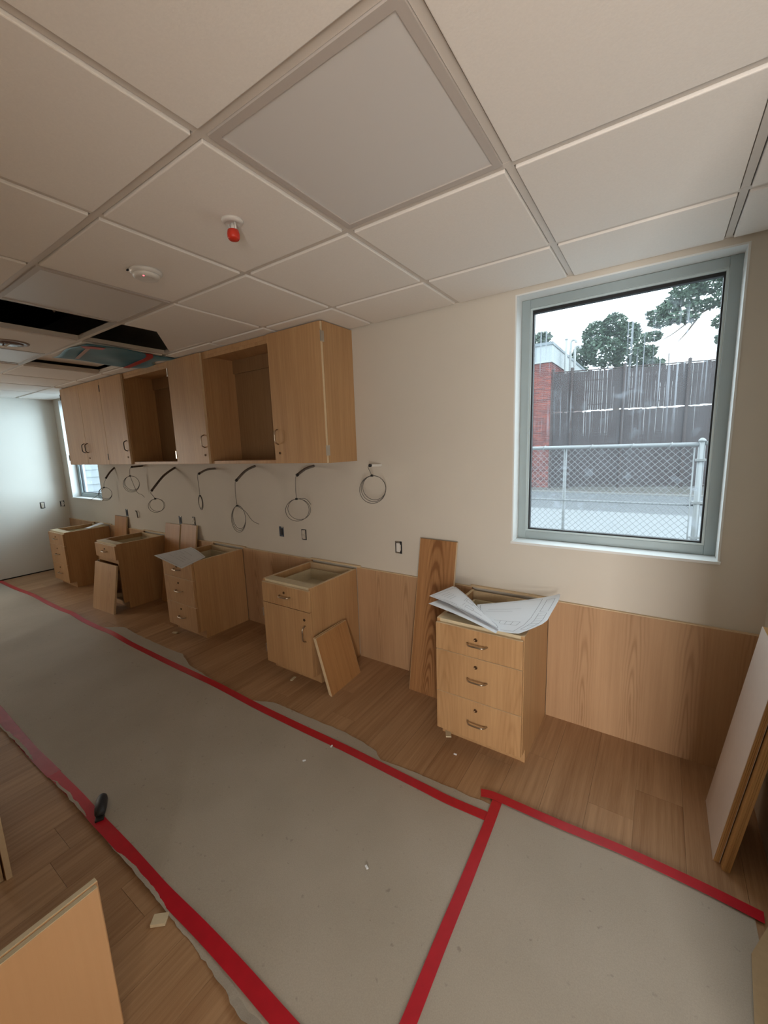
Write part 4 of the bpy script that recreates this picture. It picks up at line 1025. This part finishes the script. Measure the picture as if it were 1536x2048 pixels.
# trees
def tree(name, trunk, blobs, n, leaf, mat, label, branches=(), seed=1):
    rnd = random.Random(seed)
    t = thing(name, trunk[0], label, 'tree', 'trees beyond the fence')
    MB().tube(smoothpath(trunk, 4), [0.16] * (4 * (len(trunk) - 1)) + [0.07], 8).build('trunk', M_BARK, t, smooth=True)
    for br in branches:
        P_ = smoothpath(br, 4); MB().tube(P_, [lerp(0.045, 0.012, i / (len(P_) - 1)) for i in range(len(P_))], 6).build('branch', M_BARK, t)
    vs, fs = [], []
    tot = sum(b_[3] for b_ in blobs)
    o3 = Vector(trunk[0])
    for (c, r, sq, wgt) in blobs:
        for _ in range(int(n * wgt / tot)):
            while True:
                p = Vector((rnd.uniform(-1, 1), rnd.uniform(-1, 1), rnd.uniform(-1, 1)))
                if 0.05 < p.length < 1: break
            if rnd.random() < 0.7: p = p.normalized() * (0.72 + 0.33 * rnd.random())
            q = Vector(c) + Vector((p.x * r, p.y * r, p.z * r * sq)) - o3
            a = Vector((rnd.gauss(0, 1), rnd.gauss(0, 1), rnd.gauss(0, 0.6))).normalized(); bq = a.orthogonal().normalized(); bq = Matrix.Rotation(rnd.uniform(0, 6.28), 3, a) @ bq
            L_ = leaf * rnd.uniform(0.6, 1.3); k = len(vs)
            vs += [q - a * L_, q - bq * L_ * 0.42, q + a * L_, q + bq * L_ * 0.42 + Vector((0, 0, 0.2 * L_))]
            fs += [(k, k + 1, k + 2), (k, k + 2, k + 3)]
    me = bpy.data.meshes.new('foliage'); me.from_pydata([tuple(v) for v in vs], [], fs); me.materials.append(mat)
    o = bpy.data.objects.new('foliage', me); COL.objects.link(o); o.parent = t; o['kind'] = 'stuff'
tree('broadleaf_tree', [(-1.3, 24.5, GZ), (-1.2, 24.5, 3.5), (-1.3, 24.5, 6.4)],
     [((-2.35, 24.5, 7.35), 0.72, 1.0, 3), ((-1.5, 24.5, 7.75), 0.62, 0.95, 2.2), ((-0.85, 24.5, 7.2), 0.62, 0.9, 2.2), ((-3.0, 24.5, 6.35), 0.62, 0.9, 2), ((-1.9, 24.2, 6.3), 1.0, 0.8, 3.5), ((-0.6, 24.2, 5.9), 0.95, 0.8, 3), ((0.15, 24.5, 6.1), 0.42, 0.8, 0.9), ((0.35, 24.5, 5.4), 0.6, 0.6, 1.4), ((-3.2, 24.5, 5.4), 0.6, 0.8, 1), ((1.0, 24.5, 4.75), 0.5, 0.6, 0.8)],
     8800, 0.115, M_LEAF, 'rounded dark green tree behind the middle of the brown fence', seed=3)
tree('overhanging_tree', [(4.3, 16.8, GZ), (4.2, 16.8, 3.0), (3.8, 16.8, 7.0)],
     [((2.75, 16.6, 7.2), 0.75, 0.75, 3), ((2.1, 16.6, 6.75), 0.55, 0.55, 1.8), ((1.35, 16.6, 6.45), 0.55, 0.45, 1.6), ((0.95, 16.6, 6.2), 0.38, 0.7, 1.0), ((0.75, 16.6, 5.75), 0.40, 0.45, 0.9), ((0.45, 16.6, 5.3), 0.36, 0.5, 0.8), ((0.62, 16.6, 6.05), 0.4, 0.5, 0.8), ((1.5, 16.6, 5.75), 0.4, 0.35, 0.6), ((1.45, 16.6, 6.75), 0.5, 0.5, 1.2), ((1.3, 16.6, 5.85), 0.45, 0.45, 1.0), ((1.9, 16.6, 6.1), 0.45, 0.4, 1.0), ((2.6, 16.6, 6.2), 0.5, 0.6, 1.2), ((2.55, 16.6, 5.5), 0.32, 0.8, 0.7), ((2.6, 16.6, 4.9), 0.28, 0.7, 0.5), ((3.4, 16.7, 6.8), 0.7, 0.9, 1.5)],
     6000, 0.085, M_LEAF2, 'overhanging tree with bare branch tips at upper right of the big window',
     [[(3.9, 16.8, 6.6), (2.8, 16.7, 6.25), (1.9, 16.6, 5.85), (1.2, 16.6, 5.35), (0.85, 16.6, 5.15)], [(3.6, 16.8, 6.9), (2.4, 16.6, 6.95), (1.2, 16.6, 6.5)], [(1.9, 16.65, 5.85), (1.55, 16.6, 5.3), (1.3, 16.6, 5.0)]], seed=5)
tree('small_tree', [(-6.3, 28, GZ), (-6.3, 28, 4.0), (-6.3, 28, 7.5)],
     [((-6.5, 28, 8.1), 0.8, 0.9, 2), ((-6.0, 28, 8.4), 0.5, 0.9, 1), ((-7.4, 28, 8.0), 0.9, 0.8, 2)], 1500, 0.15, M_LEAF2, 'small pale green tree top above the white parapet', seed=9)
# pale shed seen through the far window
sh = thing('pale_shed', (-12.0, 2.4, GZ), 'pale clapboard wall seen through the far left window', 'building')
MB().box(-16, -12.02, 0.9, 6.0, GZ, 3.2).build('wall', M_SIDING, sh)
z = GZ
while z < 3.1:
    MB().prism([(-12.02, z), (-11.985, z), (-12.01, z + 0.19), (-12.02, z + 0.19)], 0.9, 6.0, 'XZ').build('siding_board', M_SIDING, sh); z += 0.2
MB().box(-16.2, -11.8, 0.7, 6.2, 3.2, 3.35).build('roof', M_COPING, sh)
